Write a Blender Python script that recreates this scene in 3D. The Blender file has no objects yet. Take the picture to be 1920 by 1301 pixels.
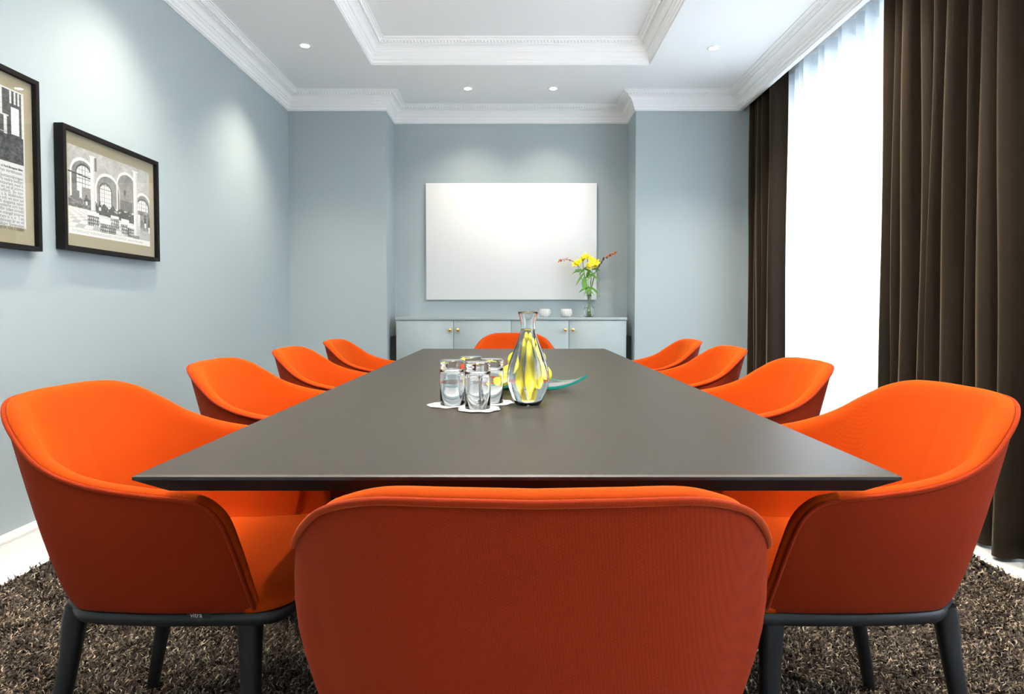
import bpy, bmesh, math, random
import numpy as np
from mathutils import Vector, Matrix, Euler

random.seed(7)
RNG = np.random.default_rng(11)
C = bpy.context.scene.collection
SC = bpy.context.scene
PI = math.pi

# ------------------------------------------------------------------ camera, world, light, exposure
cam = bpy.data.cameras.new('camera')
cam.lens = 22.5
cam.sensor_width = 36.0
cam.sensor_fit = 'HORIZONTAL'
cam.shift_x = -0.001
cam.shift_y = -0.0179
cam.clip_start = 0.02
camo = bpy.data.objects.new('camera', cam)
C.objects.link(camo)
camo.location = (0, 0, 1.0)
camo.rotation_euler = (math.radians(90 - 1.729), 0, 0)
SC.camera = camo

SC.view_settings.view_transform = 'Standard'
SC.view_settings.look = 'None'
SC.view_settings.gamma = 1.0
SC.view_settings.use_curve_mapping = False
SC.view_settings.exposure = 0.92

world = bpy.data.worlds.new('daylight')
SC.world = world
world.use_nodes = True
wn = world.node_tree.nodes['Background']
wn.inputs[0].default_value = (0.80, 0.90, 1.0, 1)
wn.inputs[1].default_value = 1.5


def area(name, loc, rot, sx, sy, energy, col):
    l = bpy.data.lights.new(name, 'AREA')
    l.shape = 'RECTANGLE'
    l.size = sx
    l.size_y = sy
    l.energy = energy
    l.color = col
    o = bpy.data.objects.new(name, l)
    C.objects.link(o)
    o.location = loc
    o.rotation_euler = rot
    return o


# daylight outside the two windows in the right hand wall, one more window behind the camera side
area('daylight_far_window', (3.1, 4.30, 1.45), (0, math.radians(90), 0), 2.3, 2.5, 150, (0.86, 0.94, 1.0))
area('daylight_near_window', (3.1, 0.15, 1.45), (0, math.radians(90), 0), 2.3, 2.1, 125, (0.86, 0.94, 1.0))
SPOT_W = 112.0
SPOT_COL = (1.0, 0.88, 0.70)

# ------------------------------------------------------------------ materials
def mat(name, col, rough=0.6, metal=0.0, **kw):
    m = bpy.data.materials.new(name)
    m.use_nodes = True
    b = m.node_tree.nodes['Principled BSDF']
    b.inputs['Base Color'].default_value = (*col, 1)
    b.inputs['Roughness'].default_value = rough
    b.inputs['Metallic'].default_value = metal
    for k, v in kw.items():
        b.inputs[k].default_value = v
    return m


def nodes(m):
    return m.node_tree.nodes, m.node_tree.links, m.node_tree.nodes['Principled BSDF']


def add_noise_bump(m, scale, strength, dist=0.001, detail=4):
    n, l, b = nodes(m)
    tc = n.new('ShaderNodeTexCoord')
    t = n.new('ShaderNodeTexNoise')
    t.inputs['Scale'].default_value = scale
    t.inputs['Detail'].default_value = detail
    bp = n.new('ShaderNodeBump')
    bp.inputs['Strength'].default_value = strength
    bp.inputs['Distance'].default_value = dist
    l.new(tc.outputs['Object'], t.inputs['Vector'])
    l.new(t.outputs['Fac'], bp.inputs['Height'])
    l.new(bp.outputs['Normal'], b.inputs['Normal'])
    return t


def vary(m, c1, c2, scale, detail=3, stretch=None):
    n, l, b = nodes(m)
    tc = n.new('ShaderNodeTexCoord')
    t = n.new('ShaderNodeTexNoise')
    t.inputs['Scale'].default_value = scale
    t.inputs['Detail'].default_value = detail
    r = n.new('ShaderNodeValToRGB')
    r.color_ramp.elements[0].position = 0.35
    r.color_ramp.elements[1].position = 0.65
    r.color_ramp.elements[0].color = (*c1, 1)
    r.color_ramp.elements[1].color = (*c2, 1)
    if stretch:
        mp = n.new('ShaderNodeMapping')
        mp.inputs['Scale'].default_value = stretch
        l.new(tc.outputs['Object'], mp.inputs['Vector'])
        l.new(mp.outputs['Vector'], t.inputs['Vector'])
    else:
        l.new(tc.outputs['Object'], t.inputs['Vector'])
    l.new(t.outputs['Fac'], r.inputs['Fac'])
    l.new(r.outputs['Color'], b.inputs['Base Color'])


M = {}
M['wall'] = mat('wall_paint', (0.375, 0.445, 0.468), 0.55)
add_noise_bump(M['wall'], 160, 0.25, 0.0012)
M['white'] = mat('white_plaster', (0.90, 0.91, 0.91), 0.6)
M['ceil'] = mat('ceiling_paint', (0.90, 0.91, 0.91), 0.7)
add_noise_bump(M['ceil'], 60, 0.08, 0.001)
M['trim'] = mat('white_gloss_paint', (0.84, 0.84, 0.82), 0.35)
M['board'] = mat('white_floor_paint', (0.80, 0.80, 0.79), 0.4)
vary(M['board'], (0.76, 0.765, 0.76), (0.84, 0.84, 0.83), 3, 4, (12, 1, 1))
M['subfloor'] = mat('dark_subfloor', (0.05, 0.045, 0.04), 0.9)


def fabric(name, col, dark, sheen_col, weave=900.0, sheen=0.35, shift=None):
    m = mat(name, col, 0.95)
    n, l, b = nodes(m)
    b.inputs['Specular IOR Level'].default_value = 0.12
    b.inputs['Sheen Weight'].default_value = sheen
    b.inputs['Sheen Roughness'].default_value = 0.45
    b.inputs['Sheen Tint'].default_value = (*sheen_col, 1)
    tc = n.new('ShaderNodeTexCoord')
    mp = n.new('ShaderNodeMapping')
    mp.inputs['Rotation'].default_value = (0.3, 0.5, 0.6)
    l.new(tc.outputs['Object'], mp.inputs['Vector'])
    w1 = n.new('ShaderNodeTexWave')
    w1.inputs['Scale'].default_value = weave / 6.3
    w1.bands_direction = 'DIAGONAL'
    w2 = n.new('ShaderNodeTexWave')
    w2.inputs['Scale'].default_value = weave / 6.3
    w2.bands_direction = 'X'
    mp2 = n.new('ShaderNodeMapping')
    mp2.inputs['Rotation'].default_value = (0.9, -0.75, 0.35)
    l.new(tc.outputs['Object'], mp2.inputs['Vector'])
    l.new(mp.outputs['Vector'], w1.inputs['Vector'])
    l.new(mp2.outputs['Vector'], w2.inputs['Vector'])
    ml = n.new('ShaderNodeMath')
    ml.operation = 'MULTIPLY'
    l.new(w1.outputs['Fac'], ml.inputs[0])
    l.new(w2.outputs['Fac'], ml.inputs[1])
    ns = n.new('ShaderNodeTexNoise')
    ns.inputs['Scale'].default_value = 300
    ns.inputs['Detail'].default_value = 2
    l.new(tc.outputs['Object'], ns.inputs['Vector'])
    ad = n.new('ShaderNodeMath')
    ad.operation = 'ADD'
    l.new(ml.outputs[0], ad.inputs[0])
    l.new(ns.outputs['Fac'], ad.inputs[1])
    bp = n.new('ShaderNodeBump')
    bp.inputs['Strength'].default_value = 0.35
    bp.inputs['Distance'].default_value = 0.0006
    l.new(ns.outputs['Fac'], bp.inputs['Height'])
    l.new(bp.outputs['Normal'], b.inputs['Normal'])
    mx = n.new('ShaderNodeMix')
    mx.data_type = 'RGBA'
    mx.inputs[6].default_value = (*dark, 1)
    mx.inputs[7].default_value = (*col, 1)
    mr = n.new('ShaderNodeMapRange')
    mr.inputs['From Min'].default_value = 0.3
    mr.inputs['From Max'].default_value = 1.1
    l.new(ad.outputs[0], mr.inputs['Value'])
    l.new(mr.outputs['Result'], mx.inputs[0])
    l.new(mx.outputs[2], b.inputs['Base Color'])
    return m


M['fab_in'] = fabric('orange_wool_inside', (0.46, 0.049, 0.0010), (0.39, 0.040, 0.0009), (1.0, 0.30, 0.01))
M['fab_out'] = fabric('shaded_red_orange_wool_outside', (0.265, 0.0220, 0.003), (0.205, 0.0165, 0.0025), (1.0, 0.25, 0.12), sheen=0.10)  # redder outer wool, its base also darkened to stand in for shading
M['pipe'] = fabric('orange_piping_fabric', (0.30, 0.024, 0.003), (0.24, 0.018, 0.003), (1.0, 0.3, 0.1))
M['blackp'] = mat('black_satin_plastic', (0.012, 0.013, 0.016), 0.42)
M['table'] = mat('dark_table_laminate', (0.030, 0.024, 0.0155), 0.42)
M['table'].node_tree.nodes['Principled BSDF'].inputs['Specular IOR Level'].default_value = 0.36
add_noise_bump(M['table'], 700, 0.12, 0.0004, 2)
M['table_edge'] = mat('black_table_edge', (0.010, 0.009, 0.009), 0.45)
M['cab'] = mat('blue_grey_cabinet_paint', (0.33, 0.40, 0.42), 0.45)
M['cabdark'] = mat('matt_black', (0.01, 0.011, 0.012), 0.8)
M['brass'] = mat('brass', (0.90, 0.60, 0.22), 0.22, 1.0)
M['wb'] = mat('whiteboard_glass', (0.88, 0.88, 0.88), 0.3)
M['frame'] = mat('black_frame_lacquer', (0.004, 0.003, 0.003), 0.6, **{'Specular IOR Level': 0.2})
M['mount'] = mat('beige_mount_board', (0.36, 0.315, 0.20), 0.85)
M['paper'] = mat('white_print_paper', (0.66, 0.68, 0.66), 0.8)
M['ink'] = mat('grey_black_ink', (0.05, 0.055, 0.06), 0.8)
M['ink_pale'] = mat('pale_grey_ink', (0.35, 0.37, 0.36), 0.8)
M['velvet'] = mat('brown_velvet', (0.020, 0.014, 0.009), 0.9)
n_, l_, b_ = nodes(M['velvet'])
b_.inputs['Specular IOR Level'].default_value = 0.1
b_.inputs['Sheen Weight'].default_value = 0.42
b_.inputs['Sheen Roughness'].default_value = 0.35
b_.inputs['Sheen Tint'].default_value = (0.62, 0.50, 0.36, 1)
add_noise_bump(M['velvet'], 260, 0.5, 0.0015)

M['coaster'] = mat('white_paper_coaster', (0.90, 0.89, 0.86), 0.9)
M['label_black'] = mat('black_tag_cloth', (0.015, 0.015, 0.015), 0.8)
M['label_white'] = mat('white_tag_print', (0.85, 0.85, 0.85), 0.8)
M['lemon'] = mat('lemon_peel', (0.86, 0.74, 0.01), 0.4)
add_noise_bump(M['lemon'], 220, 0.3, 0.001)
M['pith'] = mat('lemon_pith', (0.93, 0.90, 0.62), 0.6)
M['pulp'] = mat('lemon_pulp', (0.93, 0.80, 0.10), 0.3)
M['petal'] = mat('yellow_petal', (0.95, 0.80, 0.02), 0.6)
M['petal'].node_tree.nodes['Principled BSDF'].inputs['Subsurface Weight'].default_value = 0.0
M['leaf'] = mat('green_leaf', (0.10, 0.30, 0.03), 0.5)
M['stem'] = mat('green_stem', (0.20, 0.36, 0.08), 0.5)
M['twig'] = mat('brown_twig', (0.08, 0.05, 0.03), 0.7)
M['berry'] = mat('orange_berry', (0.85, 0.20, 0.02), 0.4)
M['berry_dark'] = mat('dark_berry', (0.10, 0.02, 0.02), 0.4)


def glass(name, col=(1, 1, 1), ior=1.5, rough=0.0):
    m = mat(name, col, rough)
    b = m.node_tree.nodes['Principled BSDF']
    b.inputs['Transmission Weight'].default_value = 1.0
    b.inputs['IOR'].default_value = ior
    return m


M['glass'] = glass('clear_glass', (0.985, 0.995, 0.995))
M['water'] = glass('water', (0.99, 1.0, 1.0), 1.33)
M['teal_glass'] = glass('pale_green_glass', (0.93, 0.99, 0.97))
M['teal_edge'] = mat('teal_glass_edge', (0.02, 0.42, 0.33), 0.15)
M['teal_edge'].node_tree.nodes['Principled BSDF'].inputs['Transmission Weight'].default_value = 0.35


def pane_material():
    m = bpy.data.materials.new('window_pane_glass')
    m.use_nodes = True
    n, l = m.node_tree.nodes, m.node_tree.links
    n.clear()
    o = n.new('ShaderNodeOutputMaterial')
    mx = n.new('ShaderNodeMixShader')
    lw = n.new('ShaderNodeLayerWeight')
    lw.inputs['Blend'].default_value = 0.5
    pw = n.new('ShaderNodeMath')
    pw.operation = 'POWER'
    pw.inputs[1].default_value = 4.0
    l.new(lw.outputs['Facing'], pw.inputs[0])
    fr = n.new('ShaderNodeMath')
    fr.operation = 'MULTIPLY_ADD'
    fr.inputs[1].default_value = 0.7
    fr.inputs[2].default_value = 0.035
    l.new(pw.outputs[0], fr.inputs[0])
    tr = n.new('ShaderNodeBsdfTransparent')
    gl = n.new('ShaderNodeBsdfGlossy')
    gl.inputs['Roughness'].default_value = 0.0
    l.new(fr.outputs[0], mx.inputs[0])
    l.new(tr.outputs[0], mx.inputs[1])
    l.new(gl.outputs[0], mx.inputs[2])
    l.new(mx.outputs[0], o.inputs[0])
    return m


M['pane'] = pane_material()


def picture_glass():
    m = pane_material()
    m.name = 'picture_glazing'
    return m


M['glaze'] = picture_glass()


def sheer_material(name, transp, col):
    m = bpy.data.materials.new(name)
    m.use_nodes = True
    n, l = m.node_tree.nodes, m.node_tree.links
    n.clear()
    o = n.new('ShaderNodeOutputMaterial')
    mx = n.new('ShaderNodeMixShader')
    m2 = n.new('ShaderNodeMixShader')
    tr = n.new('ShaderNodeBsdfTransparent')
    tl = n.new('ShaderNodeBsdfTranslucent')
    df = n.new('ShaderNodeBsdfDiffuse')
    tl.inputs[0].default_value = (*col, 1)
    df.inputs[0].default_value = (*col, 1)
    m2.inputs[0].default_value = 0.45
    l.new(tl.outputs[0], m2.inputs[1])
    l.new(df.outputs[0], m2.inputs[2])
    tc = n.new('ShaderNodeTexCoord')
    w = n.new('ShaderNodeTexNoise')
    w.inputs['Scale'].default_value = 40
    mp = n.new('ShaderNodeMapping')
    mp.inputs['Scale'].default_value = (1, 1, 0.02)
    l.new(tc.outputs['Object'], mp.inputs['Vector'])
    l.new(mp.outputs['Vector'], w.inputs['Vector'])
    mr = n.new('ShaderNodeMapRange')
    mr.inputs['To Min'].default_value = transp - 0.03
    mr.inputs['To Max'].default_value = transp + 0.03
    l.new(w.outputs['Fac'], mr.inputs['Value'])
    l.new(mr.outputs['Result'], mx.inputs[0])
    l.new(m2.outputs[0], mx.inputs[1])
    l.new(tr.outputs[0], mx.inputs[2])
    l.new(mx.outputs[0], o.inputs[0])
    return m


M['sheer'] = sheer_material('white_voile', 0.04, (0.74, 0.78, 0.82))
M['tape'] = sheer_material('white_heading_tape', 0.06, (0.80, 0.86, 0.88))


def emis(name, col, s):
    m = bpy.data.materials.new(name)
    m.use_nodes = True
    n, l = m.node_tree.nodes, m.node_tree.links
    n.clear()
    o = n.new('ShaderNodeOutputMaterial')
    e = n.new('ShaderNodeEmission')
    e.inputs[0].default_value = (*col, 1)
    e.inputs[1].default_value = s
    l.new(e.outputs[0], o.inputs[0])
    return m


M['lamp'] = emis('lamp_face', (1.0, 0.93, 0.80), 25.0)


def attr_material(name, attr, rough):
    m = mat(name, (1, 1, 1), rough)
    n, l, b = nodes(m)
    a = n.new('ShaderNodeAttribute')
    a.attribute_name = attr
    l.new(a.outputs['Color'], b.inputs['Base Color'])
    b.inputs['Specular IOR Level'].default_value = 0.25
    return m


M['print'] = attr_material('printed_picture', 'ink', 0.8)
M['shag'] = attr_material('shag_pile', 'tuft', 0.6)

# ------------------------------------------------------------------ mesh helpers
def link(name, me, m=None, parent=None):
    o = bpy.data.objects.new(name, me)
    C.objects.link(o)
    if m is not None:
        me.materials.append(m)
    if parent is not None:
        o.parent = parent
    return o


def obj(name, bm, m, parent=None, smooth=False):
    me = bpy.data.meshes.new(name)
    bmesh.ops.recalc_face_normals(bm, faces=bm.faces[:])
    bm.to_mesh(me)
    bm.free()
    if smooth:
        me.polygons.foreach_set('use_smooth', [True] * len(me.polygons))
    return link(name, me, m, parent)


def auto_smooth(o, deg=35):
    me = o.data
    me.polygons.foreach_set('use_smooth', [True] * len(me.polygons))
    bm = bmesh.new()
    bm.from_mesh(me)
    lim = math.radians(deg)
    for e in bm.edges:
        if len(e.link_faces) == 2 and e.calc_face_angle(0) > lim:
            e.smooth = False
    bm.to_mesh(me)
    bm.free()
    return o


def add_box(bm, x0, x1, y0, y1, z0, z1, bev=0.0, seg=2, rot=None):
    r = bmesh.ops.create_cube(bm, size=1.0)
    vs = r['verts']
    bmesh.ops.scale(bm, vec=(x1 - x0, y1 - y0, z1 - z0), verts=vs)
    if rot is not None:
        bmesh.ops.transform(bm, matrix=rot, verts=vs)
    bmesh.ops.translate(bm, vec=((x0 + x1) / 2, (y0 + y1) / 2, (z0 + z1) / 2), verts=vs)
    if bev > 0:
        es = list({e for v in vs for e in v.link_edges})
        bmesh.ops.bevel(bm, geom=es, offset=bev, segments=seg, affect='EDGES', profile=0.5)


def box(name, x0, x1, y0, y1, z0, z1, m, parent=None, bev=0.0, seg=2):
    bm = bmesh.new()
    add_box(bm, x0, x1, y0, y1, z0, z1, bev, seg)
    o = obj(name, bm, m, parent)
    if bev:
        auto_smooth(o, 50)
    return o


def add_lathe(bm, prof, n=48, centre=(0, 0, 0), ripple=None):
    """prof: list of (r, z); closes at r=0"""
    cx, cy, cz = centre
    rings = []
    for r, z in prof:
        if r <= 1e-6:
            rings.append([bm.verts.new((cx, cy, cz + z))])
        else:
            ring = []
            for i in range(n):
                a = 2 * PI * i / n
                rr = r * (ripple(a, z) if ripple else 1.0)
                ring.append(bm.verts.new((cx + rr * math.cos(a), cy + rr * math.sin(a), cz + z)))
            rings.append(ring)
    for k in range(len(rings) - 1):
        a, b = rings[k], rings[k + 1]
        for i in range(n):
            j = (i + 1) % n
            if len(a) == 1 and len(b) == 1:
                continue
            if len(a) == 1:
                bm.faces.new((a[0], b[j], b[i]))
            elif len(b) == 1:
                bm.faces.new((a[i], a[j], b[0]))
            else:
                bm.faces.new((a[i], a[j], b[j], b[i]))


def catmull(pts, sub, closed=False):
    out = []
    n = len(pts)
    P = [np.array(p, float) for p in pts]
    rng = range(n) if closed else range(n - 1)
    for i in rng:
        p0 = P[(i - 1) % n] if closed else P[max(i - 1, 0)]
        p1, p2 = P[i], P[(i + 1) % n]
        p3 = P[(i + 2) % n] if closed else P[min(i + 2, n - 1)]
        for k in range(sub):
            t = k / sub
            out.append(0.5 * (2 * p1 + (p2 - p0) * t + (2 * p0 - 5 * p1 + 4 * p2 - p3) * t * t + (3 * p1 - p0 - 3 * p2 + p3) * t ** 3))
    if not closed:
        out.append(P[-1])
    return out


def add_tube(bm, pts, rad, n=8, cap=True, closed=False):
    """sweep a circle; rad number or list"""
    P = [Vector(p) for p in pts]
    k = len(P)
    R = rad if hasattr(rad, '__len__') else [rad] * k
    rings = []
    up = None
    for i in range(k):
        if closed:
            t = P[(i + 1) % k] - P[(i - 1) % k]
        else:
            t = P[min(i + 1, k - 1)] - P[max(i - 1, 0)]
        if t.length < 1e-9:
            t = Vector((0, 0, 1))
        t.normalize()
        if up is None:
            up = Vector((0, 0, 1)) if abs(t.z) < 0.9 else Vector((1, 0, 0))
        s = t.cross(up)
        if s.length < 1e-6:
            s = t.orthogonal()
        s.normalize()
        up = s.cross(t).normalized()
        rings.append([bm.verts.new(P[i] + (s * math.cos(2 * PI * j / n) + up * math.sin(2 * PI * j / n)) * R[i]) for j in range(n)])
    last = k if closed else k - 1
    for i in range(last):
        a, b = rings[i], rings[(i + 1) % k]
        for j in range(n):
            q = (j + 1) % n
            bm.faces.new((a[j], a[q], b[q], b[j]))
    if cap and not closed:
        bm.faces.new(rings[0][::-1])
        bm.faces.new(rings[-1])


def add_grid(bm, rows, close_u=False):
    """rows: list of lists of points"""
    V = [[bm.verts.new(p) for p in r] for r in rows]
    for i in range(len(V) - 1):
        m = len(V[i])
        for j in range(m if close_u else m - 1):
            q = (j + 1) % m
            bm.faces.new((V[i][j], V[i][q], V[i + 1][q], V[i + 1][j]))
    return V


def tag(o, label, cat, group=None, kind=None):
    o['label'] = label
    o['category'] = cat
    if group:
        o['group'] = group
    if kind:
        o['kind'] = kind
    return o


def thing(name, label, cat, loc=(0, 0, 0), rz=0.0, group=None):
    o = bpy.data.objects.new(name, None)
    o.empty_display_size = 0.05
    C.objects.link(o)
    o.location = loc
    o.rotation_euler = (0, 0, rz)
    return tag(o, label, cat, group)


def struct(o, label=None):
    o['kind'] = 'structure'
    if label:
        o['label'] = label
    return o


def copy_tree(o, parent=None):
    c = o.copy()
    C.objects.link(c)
    if parent is not None:
        c.parent = parent
    for ch in list(o.children):
        copy_tree(ch, c)
    return c


# ------------------------------------------------------------------ room shell
CEIL = 2.952
COF = 3.132
XL, XR, YB, YN, YF = -2.042, 2.048, 5.86, 6.266, -1.6
NX0, NX1 = -1.155, 1.115
XW = 2.46          # plane of the window wall behind the curtains

o = box('wall_left', XL - 0.15, XL, YF - 0.15, YB + 0.2, -0.05, 3.3, M['wall'])
struct(o, 'long grey-blue painted wall with the two framed pictures')
bm = bmesh.new()
add_box(bm, XL - 0.15, NX0, YB, YB + 0.6, -0.05, 3.3)
add_box(bm, NX1, XW + 0.2, YB, YB + 0.6, -0.05, 3.3)
add_box(bm, NX0 - 0.1, NX1 + 0.1, YN, YN + 0.2, -0.05, 3.3)
o = obj('wall_back', bm, M['wall'])
struct(o, 'grey-blue end wall with two piers and a recessed niche')
o = box('wall_front', XL - 0.15, XW + 0.2, YF - 0.15, YF, -0.05, 3.3, M['wall'])
struct(o, 'plain wall behind the viewer')

# window wall with two openings
W = [(-0.90, 1.20), (3.15, 5.45)]
WZ0, WZ1 = 0.42, 2.62
bm = bmesh.new()
ys = [YF - 0.1, W[0][0], W[0][1], W[1][0], W[1][1], YB + 0.05]
for a, b in ((0, 1), (2, 3), (4, 5)):
    add_box(bm, XW, XW + 0.25, ys[a], ys[b], -0.05, 3.3)
for a, b in W:
    add_box(bm, XW, XW + 0.25, a, b, -0.05, WZ0)
    add_box(bm, XW, XW + 0.25, a, b, WZ1, 3.3)
o = obj('wall_right', bm, M['white'])
struct(o, 'window wall behind the curtains')
for i, (a, b) in enumerate(W):
    fr = bmesh.new()
    t = 0.06
    x0, x1 = XW + 0.10, XW + 0.16
    add_box(fr, x0, x1, a, b, WZ0, WZ0 + t)
    add_box(fr, x0, x1, a, b, WZ1 - t, WZ1)
    add_box(fr, x0, x1, a, a + t, WZ0 + t, WZ1 - t)
    add_box(fr, x0, x1, b - t, b, WZ0 + t, WZ1 - t)
    mid = (a + b) / 2
    add_box(fr, x0, x1, mid - 0.035, mid + 0.035, WZ0 + t, WZ1 - t)
    add_box(fr, x0 + 0.01, x1 - 0.01, a + t, mid - 0.035, 2.2, 2.25)
    add_box(fr, x0 + 0.01, x1 - 0.01, mid + 0.035, b - t, 2.2, 2.25)
    o = obj('window_%d' % (i + 1), fr, M['trim'])
    struct(o, ('white window frame behind the near voile', 'white window frame behind the far voile')[i])
    for (c, d) in ((a + t, mid - 0.035), (mid + 0.035, b - t)):
        box('pane', x0 + 0.027, x0 + 0.031, c, d, WZ0 + t, WZ1 - t, M['pane'], o)
    box('window_sill', XW - 0.05, XW + 0.1, a - 0.03, b + 0.03, WZ0 - 0.03, WZ0, M['trim'], o, 0.005)

# ceiling: lower soffit round the coffer, upper field
CX0, CX1, CY0, CY1 = -1.14, 1.10, -0.75, 5.184
bm = bmesh.new()
add_box(bm, XL - 0.1, CX0, YF - 0.1, YN + 0.1, CEIL, 3.35)
add_box(bm, CX1, XW + 0.1, YF - 0.1, YN + 0.1, CEIL, 3.35)
add_box(bm, CX0, CX1, YF - 0.1, CY0, CEIL, 3.35)
add_box(bm, CX0, CX1, CY1, YN + 0.1, CEIL, 3.35)
add_box(bm, CX0 - 0.05, CX1 + 0.05, CY0 - 0.05, CY1 + 0.05, COF, 3.35)
o = obj('ceiling', bm, M['ceil'])
struct(o, 'white ceiling with a raised rectangular coffer')

# cornice ------------------------------------------------------------
PROF = [(0.0, -0.155), (0.010, -0.155), (0.010, -0.148), (0.018, -0.145), (0.018, -0.128), (0.023, -0.124), (0.026, -0.118),
        (0.026, -0.100), (0.032, -0.095), (0.038, -0.085), (0.040, -0.078), (0.046, -0.078), (0.046, -0.071), (0.050, -0.066),
        (0.056, -0.055), (0.066, -0.045), (0.078, -0.040), (0.084, -0.038), (0.084, -0.033), (0.090, -0.032), (0.100, -0.022), (0.108, -0.020),
        (0.108, -0.014), (0.116, -0.013), (0.120, -0.008), (0.131, -0.007), (0.131, 0.0)]


def offset_pts(path, d, closed):
    """offset polyline to its right by d"""
    n = len(path)
    out = []
    for i in range(n):
        p = Vector(path[i])
        prv = Vector(path[(i - 1) % n]) if (closed or i > 0) else None
        nxt = Vector(path[(i + 1) % n]) if (closed or i < n - 1) else None
        def rn(a, b):
            t = (b - a).normalized()
            return Vector((t.y, -t.x))
        if prv is None:
            out.append(p + rn(p, nxt) * d)
        elif nxt is None:
            out.append(p + rn(prv, p) * d)
        else:
            n1, n2 = rn(prv, p), rn(p, nxt)
            out.append(p + (n1 + n2) * (d / (1 + n1.dot(n2))))
    return out


def add_beads(bm, a, b, z, drop, outward, pitch=0.026):
    """row of small egg ornaments from a to b (2D), facing outward"""
    L = (b - a).length
    n = max(1, int(L / pitch))
    t = (b - a).normalized()
    for k in range(n):
        c = a + t * (L * (k + 0.5) / n)
        q = []
        hw, hh, pr = pitch * 0.36, 0.010, 0.008
        cc = Vector((c.x, c.y, z))
        tv = Vector((t.x, t.y, 0))
        ov = Vector((outward.x, outward.y, 0))
        down = Vector((0, 0, -1)) * hh + ov * (-0.006)
        nrm = (ov * 0.7 + Vector((0, 0, -0.7))) * pr
        vs = [bm.verts.new(cc + tv * hw * math.cos(x) + down * math.sin(x)) for x in (0, PI / 3, 2 * PI / 3, PI, 4 * PI / 3, 5 * PI / 3)]
        top = bm.verts.new(cc + nrm)
        for i in range(6):
            bm.faces.new((vs[i], vs[(i + 1) % 6], top))


def cornice(path, zt, prof, closed, labels, first):
    n = len(path)
    offs = [offset_pts(path, d, closed) for d, z in prof]
    segs = n if closed else n - 1
    dmid, zmid = 0.098, -0.027 * (-prof[0][1] / 0.155)
    om = offset_pts(path, dmid, closed)
    for i in range(segs):
        j = (i + 1) % n
        bm = bmesh.new()
        rows = []
        for k, (d, z) in enumerate(prof):
            A, B = offs[k][i], offs[k][j]
            rows.append([(A.x, A.y, zt + z), (B.x, B.y, zt + z)])
        add_grid(bm, rows)
        o = obj('trim_%d' % (first + i), bm, M['white'])
        struct(o, labels[i])
        t = (Vector(path[j]) - Vector(path[i])).normalized()
        bb = bmesh.new()
        add_beads(bb, om[i], om[j], zt + zmid, 0, Vector((t.y, -t.x)))
        e = obj('egg_moulding', bb, M['white'], o)
        e['kind'] = 'stuff'


path = [(XL, YF), (XL, YB), (NX0, YB), (NX0, YN), (NX1, YN), (NX1, YB), (XR, YB), (XR, YF)]
cornice(path, CEIL, PROF, False,
        ['white cornice along the picture wall', 'white cornice over the left pier', 'short cornice return on the left of the niche',
         'white cornice over the whiteboard niche', 'short cornice return on the right of the niche',
         'white cornice over the right pier', 'white cornice above the curtains'], 1)
cpath = [(CX0, CY0), (CX0, CY1), (CX1, CY1), (CX1, CY0)]
k = (COF - CEIL) / 0.155
prof2 = [(d * 0.96, z * k) for d, z in PROF]
cornice(cpath, COF, prof2, True,
        ['coffer moulding on the picture wall side', 'coffer moulding at the far end', 'coffer moulding on the window side',
         'coffer moulding at the near end'], 8)
# pelmet board hiding the curtain tracks
o = box('trim_12', XR, XR + 0.025, YF, YB, CEIL - 0.157, CEIL, M['white'])
struct(o, 'white pelmet board carrying the cornice over the curtains')

# baseboards
BPROF = [(0.0, 0.0), (0.018, 0.0), (0.018, 0.018), (0.016, 0.066), (0.018, 0.070), (0.018, 0.078), (0.012, 0.086), (0.010, 0.094), (0.004, 0.098), (0.0, 0.098)]
bpath = [(XL, YF), (XL, YB), (NX0, YB), (NX0, YN), (NX1, YN), (NX1, YB), (XW, YB)]
names = ['left', 'left_pier', 'niche_left', 'niche', 'niche_right', 'right_pier']
offs = [offset_pts(bpath, d, False) for d, z in BPROF]
for i in range(len(bpath) - 1):
    bm = bmesh.new()
    add_grid(bm, [[(offs[k][i].x, offs[k][i].y, z), (offs[k][i + 1].x, offs[k][i + 1].y, z)] for k, (d, z) in enumerate(BPROF)])
    struct(obj('baseboard_' + names[i], bm, M['trim']))

# floor boards
fl = box('floor', XL - 0.1, XW + 0.2, YF - 0.1, YN + 0.1, -0.08, -0.022, M['subfloor'])
struct(fl, 'white painted wooden board floor')
bw = 0.204
x = XL
i = 0
meshes = {}
while x < XW:
    x1 = min(x + bw, XW + 0.02)
    joint = random.choice([None, 0.6, 1.9, 3.4, 4.6])
    spans = [(YF, YN)] if joint is None else [(YF, joint), (joint, YN)]
    for (a, b) in spans:
        box('floor_board', x + 0.0012, x1 - 0.0012, a + 0.001, b - 0.001, -0.022, 0.0, M['board'], fl, 0.0012, 1)
    x = x1
    i += 1

# ------------------------------------------------------------------ rug: slab and shag pile
RX0, RX1, RY0, RY1 = -1.83, 1.85, 0.35, 5.45
rug = box('shag_rug', RX0, RX1, RY0, RY1, 0.0, 0.010, mat('rug_backing', (0.018, 0.014, 0.011), 0.95))
tag(rug, 'dark brown shag rug under the table and all the chairs', 'rug')


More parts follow.
